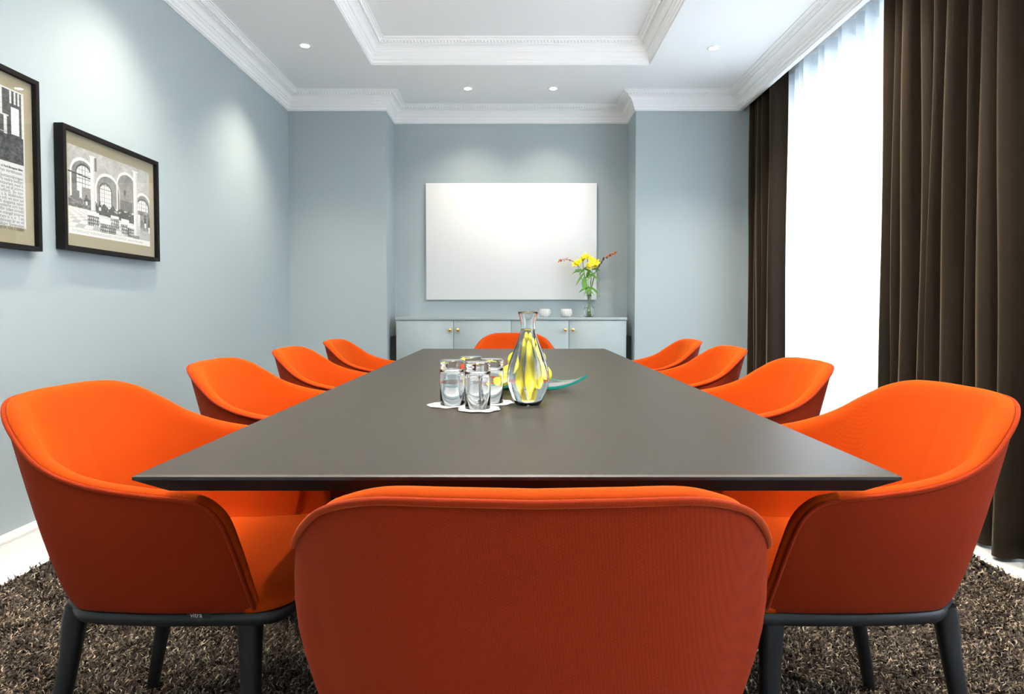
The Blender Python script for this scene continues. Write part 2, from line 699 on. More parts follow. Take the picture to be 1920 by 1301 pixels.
def build_pile():
    def zone(n, x0, x1, y0, y1, ln, wd):
        return np.column_stack([RNG.uniform(x0, x1, n), RNG.uniform(y0, y1, n), np.full(n, ln), np.full(n, wd)])
    Z = [zone(90000, RX0, -0.25, 0.75, 2.3, 0.023, 0.0036), zone(90000, 0.25, RX1, 0.75, 2.3, 0.023, 0.0036),
         zone(9000, -0.25, 0.25, 0.6, 2.3, 0.023, 0.005), zone(14000, RX0, RX1, 0.35, 0.75, 0.023, 0.006),
         zone(75000, RX0, RX1, 2.3, 5.45, 0.024, 0.0070)]
    P = np.vstack(Z)
    n = len(P)
    ang = RNG.uniform(0, 2 * PI, n)
    lean = RNG.uniform(0.25, 1.25, n)
    L = P[:, 2] * RNG.uniform(0.7, 1.25, n)
    W2 = P[:, 3] * RNG.uniform(0.6, 1.2, n) * 0.5
    # clumps lean together
    lean_x = np.sin(P[:, 0] * 31 + np.sin(P[:, 1] * 23) * 2)
    lean_y = np.cos(P[:, 1] * 27 + np.sin(P[:, 0] * 19) * 2)
    dx = np.cos(ang) + 0.55 * lean_x
    dy = np.sin(ang) + 0.55 * lean_y
    dn = np.sqrt(dx * dx + dy * dy) + 1e-6
    dx, dy = dx / dn, dy / dn
    sx, sy = -dy, dx
    wob = RNG.uniform(-1.6, 1.6, n)
    verts = np.zeros((n, 8, 3), np.float32)
    # four stations along the strand
    st = [(0.0, 0.0, 0.0), (0.36, 0.20, 0.10), (0.70, 0.55, -0.1), (0.86, 1.0, 0.15)]
    for k, (up, out, w) in enumerate(st):
        zz = 0.008 + L * up * (1.0 - 0.42 * (lean - 0.25)) * (0.95 if k < 3 else 0.9)
        ox = L * out * lean * 0.75
        cx = P[:, 0] + dx * ox + sx * wob * L * (w)
        cy = P[:, 1] + dy * ox + sy * wob * L * (w)
        for s, sg in ((0, -1), (1, 1)):
            ww = W2 * (1.0 if k < 3 else 0.5)
            verts[:, k * 2 + s, 0] = cx + sg * sx * ww
            verts[:, k * 2 + s, 1] = cy + sg * sy * ww
            verts[:, k * 2 + s, 2] = zz + sg * ww * 0.3
    base = (np.arange(n) * 8)[:, None]
    quads = np.array([[0, 1, 3, 2], [2, 3, 5, 4], [4, 5, 7, 6]])
    F = (base[:, :, None] + quads[None]).reshape(-1)
    nf = n * 3
    me = bpy.data.meshes.new('pile')
    me.vertices.add(n * 8)
    me.vertices.foreach_set('co', verts.reshape(-1))
    me.loops.add(nf * 4)
    me.loops.foreach_set('vertex_index', F.astype(np.int32))
    me.polygons.add(nf)
    me.polygons.foreach_set('loop_start', np.arange(nf, dtype=np.int32) * 4)
    me.polygons.foreach_set('use_smooth', np.ones(nf, bool))
    me.update(calc_edges=True)
    pal = np.array([[0.030, 0.022, 0.016], [0.060, 0.044, 0.032], [0.11, 0.082, 0.060], [0.24, 0.18, 0.125], [0.50, 0.40, 0.29]])
    pick = RNG.choice(5, n, p=[0.28, 0.28, 0.22, 0.14, 0.08])
    col = pal[pick] * RNG.uniform(0.8, 1.2, (n, 1))
    cc = np.ones((n, 8, 4), np.float32)
    cc[:, :, :3] = col[:, None, :]
    a = me.color_attributes.new('tuft', 'FLOAT_COLOR', 'POINT')
    a.data.foreach_set('color', cc.reshape(-1))
    o = link('pile', me, M['shag'], rug)
    o['kind'] = 'stuff'
    o['label'] = 'mixed dark and light brown shag strands'


build_pile()

# ------------------------------------------------------------------ table
T = thing('conference_table', 'long dark grey-brown conference table with a knife-edged top', 'table', (0.006, 0.995, 0))
TW, TL = 0.603, 3.24
bm = bmesh.new()
ins = 0.038
lev = [(0.004, 0.740), (0.0, 0.7375), (0.0, 0.7325), (ins, 0.705)]
rings = []
for d, z in lev:
    rings.append([(-TW + d, d, z), (TW - d, d, z), (TW - d, TL - d, z), (-TW + d, TL - d, z)])
V = add_grid(bm, rings, True)
bm.faces.new(V[0])
bm.faces.new(V[-1][::-1])
bmesh.ops.recalc_face_normals(bm, faces=bm.faces[:])
o = obj('tabletop', bm, M['table'], T)
o.data.materials.append(M['table_edge'])
for p in o.data.polygons:
    if p.normal.z < 0.5:
        p.material_index = 1
for y in (0.75, 2.5):
    bm = bmesh.new()
    add_box(bm, -0.26, 0.26, y - 0.035, y + 0.035, 0.03, 0.69, 0.008)
    obj('leg', bm, M['blackp'], T)
    bm = bmesh.new()
    add_box(bm, -0.36, 0.36, y - 0.10, y + 0.10, 0.010, 0.030, 0.006)
    obj('foot_plate', bm, M['blackp'], T)
bm = bmesh.new()
add_box(bm, -0.06, -0.02, 0.3, 2.95, 0.672, 0.7045)
add_box(bm, 0.02, 0.06, 0.3, 2.95, 0.672, 0.7045)
for y in (0.4, 2.84):
    add_box(bm, -0.42, 0.42, y - 0.03, y + 0.03, 0.68, 0.7045)
obj('underframe', bm, M['blackp'], T)

# ------------------------------------------------------------------ chairs
KEYS = [  # rim x y z, bottom x y, ease
    (0.000, -0.320, 0.819, 0.000, -0.205, 0.85), (0.085, -0.314, 0.819, 0.080, -0.198, 0.85),
    (0.160, -0.293, 0.814, 0.145, -0.180, 0.82), (0.215, -0.256, 0.794, 0.185, -0.157, 0.78),
    (0.250, -0.213, 0.763, 0.211, -0.128, 0.70), (0.278, -0.160, 0.725, 0.228, -0.105, 0.60),
    (0.297, -0.100, 0.698, 0.237, -0.060, 0.50), (0.307, -0.030, 0.680, 0.242, 0.000, 0.46),
    (0.312, 0.050, 0.669, 0.244, 0.055, 0.45), (0.313, 0.125, 0.661, 0.244, 0.100, 0.45),
    (0.309, 0.166, 0.650, 0.244, 0.132, 0.50), (0.303, 0.196, 0.618, 0.243, 0.160, 0.55),
    (0.288, 0.214, 0.555, 0.242, 0.188, 0.62), (0.266, 0.225, 0.487, 0.241, 0.210, 0.75),
    (0.242, 0.231, 0.432, 0.240, 0.226, 1.0)]
ZB = 0.424


def chair_curves(sub=5):
    half = catmull(KEYS, sub)
    cols = [np.array([-k[0], k[1], k[2], -k[3], k[4], k[5]]) for k in half[:0:-1]] + [np.array(k) for k in half]
    return cols


COLS = chair_curves()
NC = len(COLS)
UFR = [abs(i - (NC - 1) / 2) / ((NC - 1) / 2) * (len(KEYS) - 1) for i in range(NC)]
RIM = [Vector((k[0], k[1], k[2])) for k in COLS]
BOT = [Vector((k[3], k[4], ZB)) for k in COLS]


def inward(i):
    a, b = BOT[max(i - 1, 0)], BOT[min(i + 1, NC - 1)]
    a2, b2 = RIM[max(i - 1, 0)], RIM[min(i + 1, NC - 1)]
    u = UFR[i]
    t = (b - a) * 0.5
    if u < 9:
        t += (b2 - a2)
    t.z = 0
    t.normalize()
    n = Vector((-t.y, t.x, 0))
    c = Vector((0, 0.02, 0)) - Vector((RIM[i].x, RIM[i].y, 0))
    if n.dot(c) < 0:
        n = -n
    if u > 8:
        f = min(1, (u - 8) / 2)
        n = n.lerp(Vector((-math.copysign(1, RIM[i].x), 0, 0)), f).normalized()
    return n


NIN = [inward(i) for i in range(NC)]


def edge_dir(i):
    u = UFR[i]
    if u <= 8.7:
        return Vector((0, 0, 1))
    if u >= 11.5:
        return Vector((0, 1, 0))
    f = (u - 8.7) / 2.8 * PI / 2
    return Vector((0, math.sin(f), math.cos(f)))


def outer_pt(i, v):
    B, R, p = BOT[i], RIM[i], COLS[i][5]
    e = v ** p
    q = Vector((B.x + (R.x - B.x) * e, B.y + (R.y - B.y) * e, B.z + (R.z - B.z) * v))
    f = min(1.0, max(0.0, (9.8 - UFR[i]) / 3.0), max(0.0, (UFR[i] - 3.6) / 2.2))
    q -= NIN[i] * (0.013 * math.sin(PI * v ** 1.5) * f * f * (3 - 2 * f))
    return q


def thick(i):
    u = UFR[i]
    return 0.036 if u < 11 else 0.036 - 0.006 * (u - 11)


def make_chair():
    t = bpy.data.objects.new('armchair', None)
    t.empty_display_size = 0.05
    C.objects.link(t)
    # outer shell with rolled bottom
    rows = []
    rows.append([BOT[i] + NIN[i] * 0.012 for i in range(NC)])
    for v in (0.0, 0.03, 0.08, 0.15, 0.25, 0.37, 0.5, 0.63, 0.76, 0.88, 0.96, 1.0):
        rows.append([outer_pt(i, v) for i in range(NC)])
    rows.append([RIM[i] + NIN[i] * 0.003 + edge_dir(i) * 0.0005 for i in range(NC)])
    bm = bmesh.new()
    add_grid(bm, rows)
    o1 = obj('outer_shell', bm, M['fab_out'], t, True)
    # inner shell: rolled rim then padded wall down to the seat
    rows = []
    rows.append([RIM[i] + NIN[i] * 0.002 - edge_dir(i) * 0.002 for i in range(NC)])
    for a, b in ((0.003, 0.004), (0.012, 0.009), (0.022, 0.009), (0.031, 0.004)):
        rows.append([RIM[i] + NIN[i] * a * thick(i) / 0.036 + edge_dir(i) * b for i in range(NC)])
    for w in (0.0, 0.06, 0.14, 0.25, 0.38, 0.52, 0.66, 0.8, 0.92, 1.0):
        row = []
        for i in range(NC):
            th = thick(i)
            top = RIM[i] + NIN[i] * (th + 0.002) - edge_dir(i) * 0.006
            bot = BOT[i] + NIN[i] * (0.050 if UFR[i] < 10 else 0.050 - 0.008 * (UFR[i] - 10))
            bot.z = ZB + 0.012
            e = (1 - w) ** (COLS[i][5])
            p = Vector((bot.x + (top.x - bot.x) * e, bot.y + (top.y - bot.y) * e, bot.z + (top.z - bot.z) * (1 - w)))
            row.append(p + NIN[i] * (0.012 * math.sin(PI * w) if UFR[i] < 10.5 else 0.0))
        rows.append(row)
    bm = bmesh.new()
    add_grid(bm, rows)
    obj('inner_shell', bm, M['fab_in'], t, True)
    bm = bmesh.new()
    add_tube(bm, [RIM[i] - NIN[i] * 0.0018 + edge_dir(i) * 0.0005 for i in range(NC)], 0.0042, 8)
    obj('piping', bm, M['pipe'], t, True)
    # seat cushion
    prof = [(0.0, 0.0), (0.006, 0.012), (0.004, 0.026), (-0.004, 0.038), (-0.020, 0.048), (-0.05, 0.054), (-0.10, 0.058), (-0.15, 0.060)]
    outline = [(0.0, 0.303), (0.10, 0.301), (0.17, 0.293), (0.212, 0.274), (0.236, 0.240), (0.238, 0.20), (0.216, 0.13), (0.205, 0.0), (0.195, -0.08), (0.165, -0.145), (0.09, -0.172)]
    full = outline + [(0.0, -0.175)] + [(-x, y) for x, y in outline[:0:-1]]
    sm = catmull([(x, y, 0) for x, y in full], 4, True)
    n = len(sm)
    rows = []
    for d, z in prof:
        ring = []
        for i in range(n):
            p, q = sm[(i - 1) % n], sm[(i + 1) % n]
            tx, ty = q[0] - p[0], q[1] - p[1]
            ll = math.hypot(tx, ty) + 1e-9
            nx, ny = -ty / ll, tx / ll
            if nx * sm[i][0] + ny * (sm[i][1] - 0.05) < 0:
                nx, ny = -nx, -ny
            if d > -0.03:
                X, Y = sm[i][0] + nx * d, sm[i][1] + ny * d
            else:
                s = 1 + d / 0.21
                X, Y = sm[i][0] * s, 0.055 + (sm[i][1] - 0.055) * s
            ring.append((X, Y, ZB - 0.004 + z))
        rows.append(ring)
    bm = bmesh.new()
    V = add_grid(bm, rows, True)
    bm.faces.new(V[-1])
    bm.faces.new(V[0][::-1])
    obj('seat', bm, M['fab_in'], t, True)
    # black frame
    loop = [(k[3], k[4]) for k in KEYS] + [(0.232, 0.262), (0.205, 0.284), (0.15, 0.296), (0.07, 0.300)]
    full = loop + [(0.0, 0.301)] + [(-x, y) for x, y in loop[:0:-1]]
    sm = catmull([(x, y, 0) for x, y in full], 2, True)
    n = len(sm)
    sec = [(0.000, 0.0), (0.003, 0.002), (0.004, 0.010), (0.003, 0.020), (-0.002, 0.026), (-0.018, 0.026), (-0.024, 0.022), (-0.024, 0.004), (-0.02, 0.0)]
    rows = []
    for d, dz in sec:
        ring = []
        for i in range(n):
            p, q = sm[(i - 1) % n], sm[(i + 1) % n]
            tx, ty = q[0] - p[0], q[1] - p[1]
            ll = math.hypot(tx, ty) + 1e-9
            nx, ny = -ty / ll, tx / ll
            if nx * sm[i][0] + ny * (sm[i][1] - 0.04) < 0:
                nx, ny = -nx, -ny
            ring.append((sm[i][0] + nx * d, sm[i][1] + ny * d, ZB - dz))
        rows.append(ring)
    rows.append(rows[0])
    bm = bmesh.new()
    add_grid(bm, rows, True)
    bmesh.ops.remove_doubles(bm, verts=bm.verts[:], dist=1e-6)
    auto_smooth(obj('seat_frame', bm, M['blackp'], t), 50)
    bm = bmesh.new()
    inner = [((x) * 0.92, 0.04 + (y - 0.04) * 0.92) for x, y, _ in sm]
    vv = [bm.verts.new((x, y, ZB - 0.008)) for x, y in inner]
    bm.faces.new(vv)
    r = bmesh.ops.extrude_face_region(bm, geom=bm.faces[:])
    bmesh.ops.translate(bm, vec=(0, 0, -0.006), verts=[e for e in r['geom'] if isinstance(e, bmesh.types.BMVert)])
    obj('under_panel', bm, M['blackp'], t)
    # legs: rounded trapezoid sections tapering down
    for sx in (1, -1):
        for (tx, ty, fx, fy) in ((0.205, 0.208, 0.212, 0.210), (0.183, -0.136, 0.193, -0.215)):
            bm = bmesh.new()
            rows = []
            outx, outy = 1, (1 if ty > 0 else -1)
            for k in range(9):
                f = k / 8
                z = (ZB - 0.006) * (1 - f) + 0.012 * f
                cx = tx + (fx - tx) * f
                cy = ty + (fy - ty) * f
                w = 0.0215 - 0.0085 * f
                if k == 0:
                    w *= 1.2
                elif k == 1:
                    z += 0.018
                    w *= 1.12
                d = w * 0.92
                ring = []
                pts = [(1, -0.6), (1, 0.55), (0.85, 0.85), (0.55, 1), (-0.6, 1), (-0.9, 0.8), (-1, 0.4), (-0.75, -0.5), (-0.5, -0.75), (0.4, -1), (0.8, -0.9)]
                for (a, b) in pts:
                    ring.append((sx * (cx + a * outx * w), cy + b * outy * d, z))
                rows.append(ring)
            V = add_grid(bm, rows, True)
            bm.faces.new(V[0])
            bm.faces.new(V[-1][::-1])
            auto_smooth(obj('leg', bm, M['blackp'], t), 60)
    return t


chair0 = make_chair()
SPOTS = [  # x, y, facing rotation, label
    (-0.722, 1.44, -PI / 2, 'orange upholstered armchair at near left, its dark outer side and black legs showing'),
    (-0.737, 2.185, -PI / 2, 'orange armchair second from the front on the picture wall side'),
    (-0.735, 2.90, -PI / 2, 'orange armchair third from the front on the picture wall side'),
    (-0.735, 3.64, -PI / 2, 'orange armchair farthest from the viewer on the picture wall side'),
    (0.712, 1.44, PI / 2, 'orange armchair at near right in front of the brown curtain, red outer side showing'),
    (0.727, 2.20, PI / 2, 'orange armchair second from the front on the window side, before the voile'),
    (0.728, 2.96, PI / 2, 'orange armchair third from the front on the window side'),
    (0.736, 3.66, PI / 2, 'orange armchair farthest from the viewer on the window side'),
    (0.022, 0.908, 0.0, 'red-orange armchair seen from behind at the near end of the table'),
    (0.008, 4.40, PI, 'red-orange armchair at the far end of the table before the sideboard')]
chairs = []
for i, (x, y, rz, lab) in enumerate(SPOTS):
    t = chair0 if i == 0 else copy_tree(chair0)
    t.location = (x, y, 0)
    t.rotation_euler = (0, 0, rz)
    tag(t, lab, 'chair', 'armchairs around the conference table')
    chairs.append(t)


def text_mesh(body, size, name, m, parent, loc, rot, extrude=0.0, align='LEFT', shear=0.0, bold=0.0):
    cu = bpy.data.curves.new(name, 'FONT')
    cu.body = body
    cu.size = size
    cu.extrude = extrude
    cu.align_x = align
    cu.shear = shear
    cu.offset = bold
    cu.resolution_u = 2
    o = bpy.data.objects.new(name, cu)
    me = bpy.data.meshes.new_from_object(o)
    bpy.data.objects.remove(o)
    q = link(name, me, m, parent)
    q.location = loc
    q.rotation_euler = rot
    return q


# small woven maker's tag sewn under the outer side of the near left chair
bm = bmesh.new()
add_box(bm, 0.2445, 0.2475, 0.105, 0.150, ZB - 0.010, ZB + 0.004)
tg = obj('sewn_tag', bm, M['label_black'], chairs[0])
tg['label'] = 'small black sewn tag with white lettering'
text_mesh('vitra', 0.0125, 'tag_lettering', M['label_white'], tg, (0.2478, 0.112, ZB - 0.0055), (PI / 2, 0, PI / 2))

# ------------------------------------------------------------------ sideboard in the niche
SBX0, SBX1, SBY, SBH = -1.085, 1.052, 5.93, 0.925
S = thing('sideboard', 'low blue-grey four-door sideboard filling the niche under the whiteboard', 'sideboard', (0, SBY, 0))
bm = bmesh.new()
add_box(bm, SBX0 + 0.004, SBX1 - 0.004, 0.022, YN - SBY - 0.003, 0.06, SBH - 0.027)
add_box(bm, SBX0 + 0.03, SBX1 - 0.03, 0.05, YN - SBY - 0.003, 0.0, 0.06)
obj('body', bm, M['cab'], S)
box('worktop', SBX0 - 0.004, SBX1 + 0.004, -0.004, YN - SBY - 0.002, SBH - 0.025, SBH, M['cab'], S, 0.002)
dw = (SBX1 - SBX0) / 4
for i in range(4):
    a = SBX0 + i * dw
    d = box('door', a + 0.002, a + dw - 0.002, 0.0, 0.02, 0.065, SBH - 0.031, M['cab'], S, 0.0012, 1)
    kx = a + dw - 0.034 if i in (0, 2) else a + 0.038
    bm = bmesh.new()
    add_lathe(bm, [(0.0, 0.0), (0.013, 0.0), (0.013, 0.003), (0.006, 0.006), (0.006, 0.014), (0.015, 0.018), (0.018, 0.024), (0.016, 0.030), (0.008, 0.032), (0.0, 0.0325)], 24)
    k = obj('knob', bm, M['brass'], d, True)
    k.location = (kx, 0, 0.810)
    k.rotation_euler = (PI / 2, 0, 0)
    k['label'] = 'round brass knob'
# plain black panels in the gaps beside the sideboard
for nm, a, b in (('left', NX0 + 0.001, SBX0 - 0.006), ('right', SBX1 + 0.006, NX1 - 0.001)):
    o = box('gap_panel', a, b, SBY + 0.10, YN - 0.005, 0.0, 0.745, M['cabdark'])
    tag(o, 'black panel in the gap on the %s of the sideboard' % nm, 'panel')

# whiteboard
WBt = thing('whiteboard', 'frameless white glass writing board on the niche wall', 'whiteboard', (0, YN, 0))
s0 = 192.0
box('writing_surface', -0.845, 0.812, -0.030, -0.022, 1.094, 2.222, M['wb'], WBt, 0.0015)
for px, pz in ((-0.7, 1.25), (0.67, 1.25), (-0.7, 2.06), (0.67, 2.06)):
    bm = bmesh.new()
    add_lathe(bm, [(0.0, 0.0), (0.012, 0.0), (0.012, 0.0225), (0, 0.0225)], 16)
    k = obj('standoff', bm, M['blackp'], WBt)
    k.location = (px, 0, pz)
    k.rotation_euler = (PI / 2, 0, 0)

# ------------------------------------------------------------------ framed pictures
def noise2(h, w, cell, seed):
    r = np.random.default_rng(seed)
    gh, gw = h // cell + 2, w // cell + 2
    g = r.random((gh, gw))
    yy, xx = np.mgrid[0:h, 0:w] / cell
    y0, x0 = yy.astype(int), xx.astype(int)
    fy, fx = yy - y0, xx - x0
    return (g[y0, x0] * (1 - fy) * (1 - fx) + g[y0 + 1, x0] * fy * (1 - fx) + g[y0, x0 + 1] * (1 - fy) * fx + g[y0 + 1, x0 + 1] * fy * fx)


def hall_print():
    """grey values 0..1, row 0 at the top: a vaulted dining hall, columns, arched windows, tables, tiled floor"""
    H, Wd = 176, 236
    yy, xx = np.mgrid[0:H, 0:Wd]
    u, v = xx / Wd, yy / H          # v down
    g = 0.62 + 0.12 * (noise2(H, Wd, 14, 1) - 0.5) + 0.10 * (noise2(H, Wd, 4, 2) - 0.5)

    def arch(cx, w, top, bot, val, dst=None):
        r = w / 2
        asp = Wd / H
        cyy = top + r * asp
        inside = (abs(u - cx) < r) & (v > cyy) & (v < bot)
        circ = ((u - cx) ** 2 + ((v - cyy) / asp) ** 2 < r * r) & (v <= cyy)
        return inside | circ

    # wall tones
    g[(v > 0.30) & (u < 0.30)] -= 0.10
    # vault ribs and big arches
    for cx, w, top in ((0.155, 0.27, 0.11), (0.44, 0.30, 0.20), (0.68, 0.27, 0.10), (0.90, 0.22, 0.30)):
        a = arch(cx, w, top, 0.68, 0)
        b = arch(cx, w - 0.035, top + 0.035, 0.68, 0)
        g[a & ~b] = 0.86
        g[b] -= 0.20
    # arched windows with glazing bars
    for cx, w, top, bot in ((0.165, 0.155, 0.20, 0.50), (0.41, 0.135, 0.34, 0.68), (0.895, 0.16, 0.40, 0.55)):
        g[arch(cx, w + 0.022, top - 0.025, bot, 0)] = 0.22
        a = arch(cx, w, top, bot, 0)
        g[a] = 0.90
        bars = (np.abs(((u - cx) / w * 5 + 0.5) % 1 - 0.5) > 0.40) | (np.abs((v * 20) % 1 - 0.5) > 0.42)
        g[a & bars] = 0.45
    g[(abs(v - (0.30 + (u * 0.1))) < 0.008) & (u < 0.26)] = 0.15
    g[(abs(u - 0.13) < 0.012) & (v > 0.42) & (v < 0.62)] = 0.85
    g[(u > 0.14) & (u < 0.25) & (v > 0.44) & (v < 0.62)] = 0.38 + 0.1 * noise2(H, Wd, 3, 9)[(u > 0.14) & (u < 0.25) & (v > 0.44) & (v < 0.62)]
    g[(u > 0.64) & (u < 0.665) & (v > 0.33) & (v < 0.40)] = 0.15
    g[(u > 0.58) & (u < 0.75) & (v > 0.47) & (v < 0.64)] -= 0.14
    g[(u > 0.83) & (v > 0.54) & (v < 0.80)] = 0.22 + 0.35 * noise2(H, Wd, 4, 12)[(u > 0.83) & (v > 0.54) & (v < 0.80)]
    # floor: tiles in perspective
    hor = 0.60
    fl = v > hor
    d = np.maximum(v - hor, 1e-3)
    fx = (u - 0.35) / d * 3.2
    fy = 1.6 / d
    tile = ((np.floor(fx) + np.floor(fy)) % 2 == 0)
    fade = np.clip((v - 0.66) / 0.2, 0, 1)
    base = 0.86 - 0.20 * tile * (0.35 + 0.65 * fade)
    g = np.where(fl & (u < 0.86), base, g)
    # dark crowd and furniture band
    nz = noise2(H, Wd, 3, 5)
    crowd = (v > 0.585 + 0.02 * np.sin(u * 60) + 0.03 * nz) & (v < 0.70 + 0.05 * u) & (u > 0.30) & (u < 0.80)
    g[crowd] = 0.08 + 0.18 * nz[crowd]
    c2 = (v > 0.56 + 0.04 * nz) & (v < 0.69) & (u < 0.30)
    g[c2] = 0.12 + 0.35 * nz[c2]
    heads = crowd & (nz > 0.80) & (v < 0.66)
    g[heads] = 0.75
    # tables with cloths and chair legs
    for tx, ty, w, h in ((0.20, 0.70, 0.13, 0.045), (0.34, 0.755, 0.19, 0.06), (0.47, 0.69, 0.10, 0.035), (0.60, 0.70, 0.10, 0.07), (0.68, 0.76, 0.10, 0.04)):
        body = (u > tx) & (u < tx + w) & (v > ty) & (v < ty + h)
        leg = (u > tx) & (u < tx + w) & (v > ty + h) & (v < ty + h + 0.12)
        st = np.abs(((u - tx) / 0.022) % 1 - 0.5) > 0.22
        st = np.abs(((u - tx) / 0.022) % 1 - 0.5) > 0.33
        skew = np.sin(u * 260 + v * 90) > 0.1
        g[leg & skew] = (g * 0.62)[leg & skew]
        g[leg & st] = 0.13
        rail = leg & (np.abs(((v - ty) / 0.04) % 1 - 0.5) < 0.12)
        g[rail] = 0.18
        g[body] = 0.93 - 0.08 * nz[body]
    # people at the right
    for px, py, h in ((0.93, 0.60, 0.16), (0.985, 0.62, 0.2), (0.34, 0.575, 0.09), (0.19, 0.54, 0.10)):
        b = (np.abs(u - px) < 0.018) & (v > py + 0.02) & (v < py + h)
        hd = ((u - px) ** 2 / 0.00013 + (v - py) ** 2 / 0.0003) < 1
        g[b] = 0.12
        g[hd] = 0.15
        g[(np.abs(u - px) < 0.012) & (v > py + h * 0.6) & (v < py + h)] = 0.9
    # two columns
    for cx, w, t, b in ((0.265, 0.050, 0.05, 0.685), (0.795, 0.055, 0.04, 0.90)):
        c = (np.abs(u - cx) < w / 2) & (v > t) & (v < b)
        g[c] = (0.88 - 0.30 * ((u - cx) / w + 0.15))[c]
        g[(np.abs(u - cx) < w * 0.75) & (v > t) & (v < t + 0.02)] = 0.80
    cap = (np.abs(u - 0.795) < 0.045) & (v > 0.885) & (v < 0.93)
    g[cap] = 0.42
    g[(np.abs(u - 0.30) < 0.012) & (v > 0.06) & (v < 0.22)] = 0.35
    g += 0.09 * (RNG.random((H, Wd)) - 0.5)
    # white caption strip at the foot, white line at the edge
    g[v > 0.925] = 0.92
    return np.clip(g, 0.03, 0.95), np.array([1.0, 1.0, 0.95])


def street_print():
    H, Wd = 150, 150
    yy, xx = np.mgrid[0:H, 0:Wd]
    u, v = xx / Wd, yy / H
    nz = noise2(H, Wd, 3, 21)
    g = 0.16 + 0.14 * nz
    bright = v < 0.62
    for cx, w, t, b in ((0.05, 0.05, 0, .6), (0.18, 0.06, 0, .65), (0.33, 0.05, 0, .6), (0.43, 0.03, 0.0, .62), (0.55, 0.06, 0.0, 0.56), (0.70, 0.05, 0.0, 0.36), (0.755, 0.03, 0.0, 0.36), (0.80, 0.035, 0.36, 0.62),
                        (0.86, 0.022, 0.0, 0.18), (0.905, 0.022, 0.0, 0.18), (0.945, 0.018, 0.0, 0.18), (0.985, 0.018, 0.0, 0.62)):
        g[(np.abs(u - cx) < w / 2) & (v > t) & (v < b)] = 0.80
    g[(u > 0.86) & (u < 0.95) & (v > 0.22) & (v < 0.60)] = 0.88
    g[(np.abs(v - 0.36) < 0.012) & (u > 0.66) & (u < 0.84)] = 0.75
    g[(np.abs((v * 14) % 1 - 0.5) > 0.46) & (u > 0.5) & (v < 0.6)] *= 0.75
    g[v > 0.62] = (0.10 + 0.20 * nz)[v > 0.62]
    g[(v > 0.58) & (v < 0.60) & (u > 0.70) & (u < 0.82)] = 0.6
    g += 0.06 * (RNG.random((H, Wd)) - 0.5)
    return np.clip(g, 0.02, 0.9), np.array([0.95, 1.0, 1.0])


def raster(name, img, tint, y0, y1, z0, z1, x, parent):
    """grid on a plane facing +x; picture left = small y"""
    H, Wd = img.shape
    ys_ = np.linspace(y0, y1, Wd)
    zs = np.linspace(z1, z0, H)
    Yg, Zg = np.meshgrid(ys_, zs)
    co = np.stack([np.full_like(Yg, x), Yg, Zg], -1).reshape(-1, 3).astype(np.float32)
    idx = np.arange(H * Wd).reshape(H, Wd)
    q = np.stack([idx[1:, :-1], idx[1:, 1:], idx[:-1, 1:], idx[:-1, :-1]], -1).reshape(-1).astype(np.int32)
    nf = (H - 1) * (Wd - 1)
    me = bpy.data.meshes.new(name)
    me.vertices.add(H * Wd)
    me.vertices.foreach_set('co', co.reshape(-1))
    me.loops.add(nf * 4)
    me.loops.foreach_set('vertex_index', q)
    me.polygons.add(nf)
    me.polygons.foreach_set('loop_start', np.arange(nf, dtype=np.int32) * 4)
    me.update(calc_edges=True)
    cc = np.ones((H * Wd, 4), np.float32)
    cc[:, :3] = (img.reshape(-1, 1) ** 1.7) * tint
    a = me.color_attributes.new('ink', 'FLOAT_COLOR', 'POINT')
    a.data.foreach_set('color', cc.reshape(-1))
    return link(name, me, M['print'], parent)


def picture(name, label, y0, y1, z0, z1, bar):
    P = thing(name, label, 'picture', (XL, (y0 + y1) / 2, z0))
    hy = (y1 - y0) / 2
    H = z1 - z0
    bm = bmesh.new()
    dep = 0.045
    add_box(bm, 0.004, dep, -hy, -hy + bar, 0, H)
    add_box(bm, 0.004, dep, hy - bar, hy, 0, H)
    add_box(bm, 0.004, dep, -hy + bar, hy - bar, 0, bar)
    add_box(bm, 0.004, dep, -hy + bar, hy - bar, H - bar, H)
    obj('frame', bm, M['frame'], P)
    box('backing', 0.006, 0.020, -hy + 0.004, hy - 0.004, 0.004, H - 0.004, M['frame'], P)
    box('mount', 0.020, 0.024, -hy + bar * 0.9, hy - bar * 0.9, bar * 0.9, H - bar * 0.9, M['mount'], P)
    box('glazing', 0.034, 0.036, -hy + bar, hy - bar, bar, H - bar, M['glaze'], P)
    return P, hy, H


# landscape picture: dining hall print
P2, hy, H2 = picture('framed_picture', 'smaller black framed print of a vaulted dining hall, on the picture wall', 2.865, 3.632, 1.270, 1.829, 0.020)
img, tint = hall_print()
pr = raster('print', img, tint, -hy + 0.055, hy - 0.062, 0.078, H2 - 0.075, 0.0245, P2)
pr['label'] = 'black and white photograph of a vaulted hall with columns and tables'
text_mesh('AKTIEBOLAGET RÖRSTRANDSHUSET I STOCKHOLM.  Interiör från kaféet', 0.0175, 'caption', M['ink_pale'], P2,
          (0.0252, -hy + 0.075, 0.088), (PI / 2, 0, PI / 2))

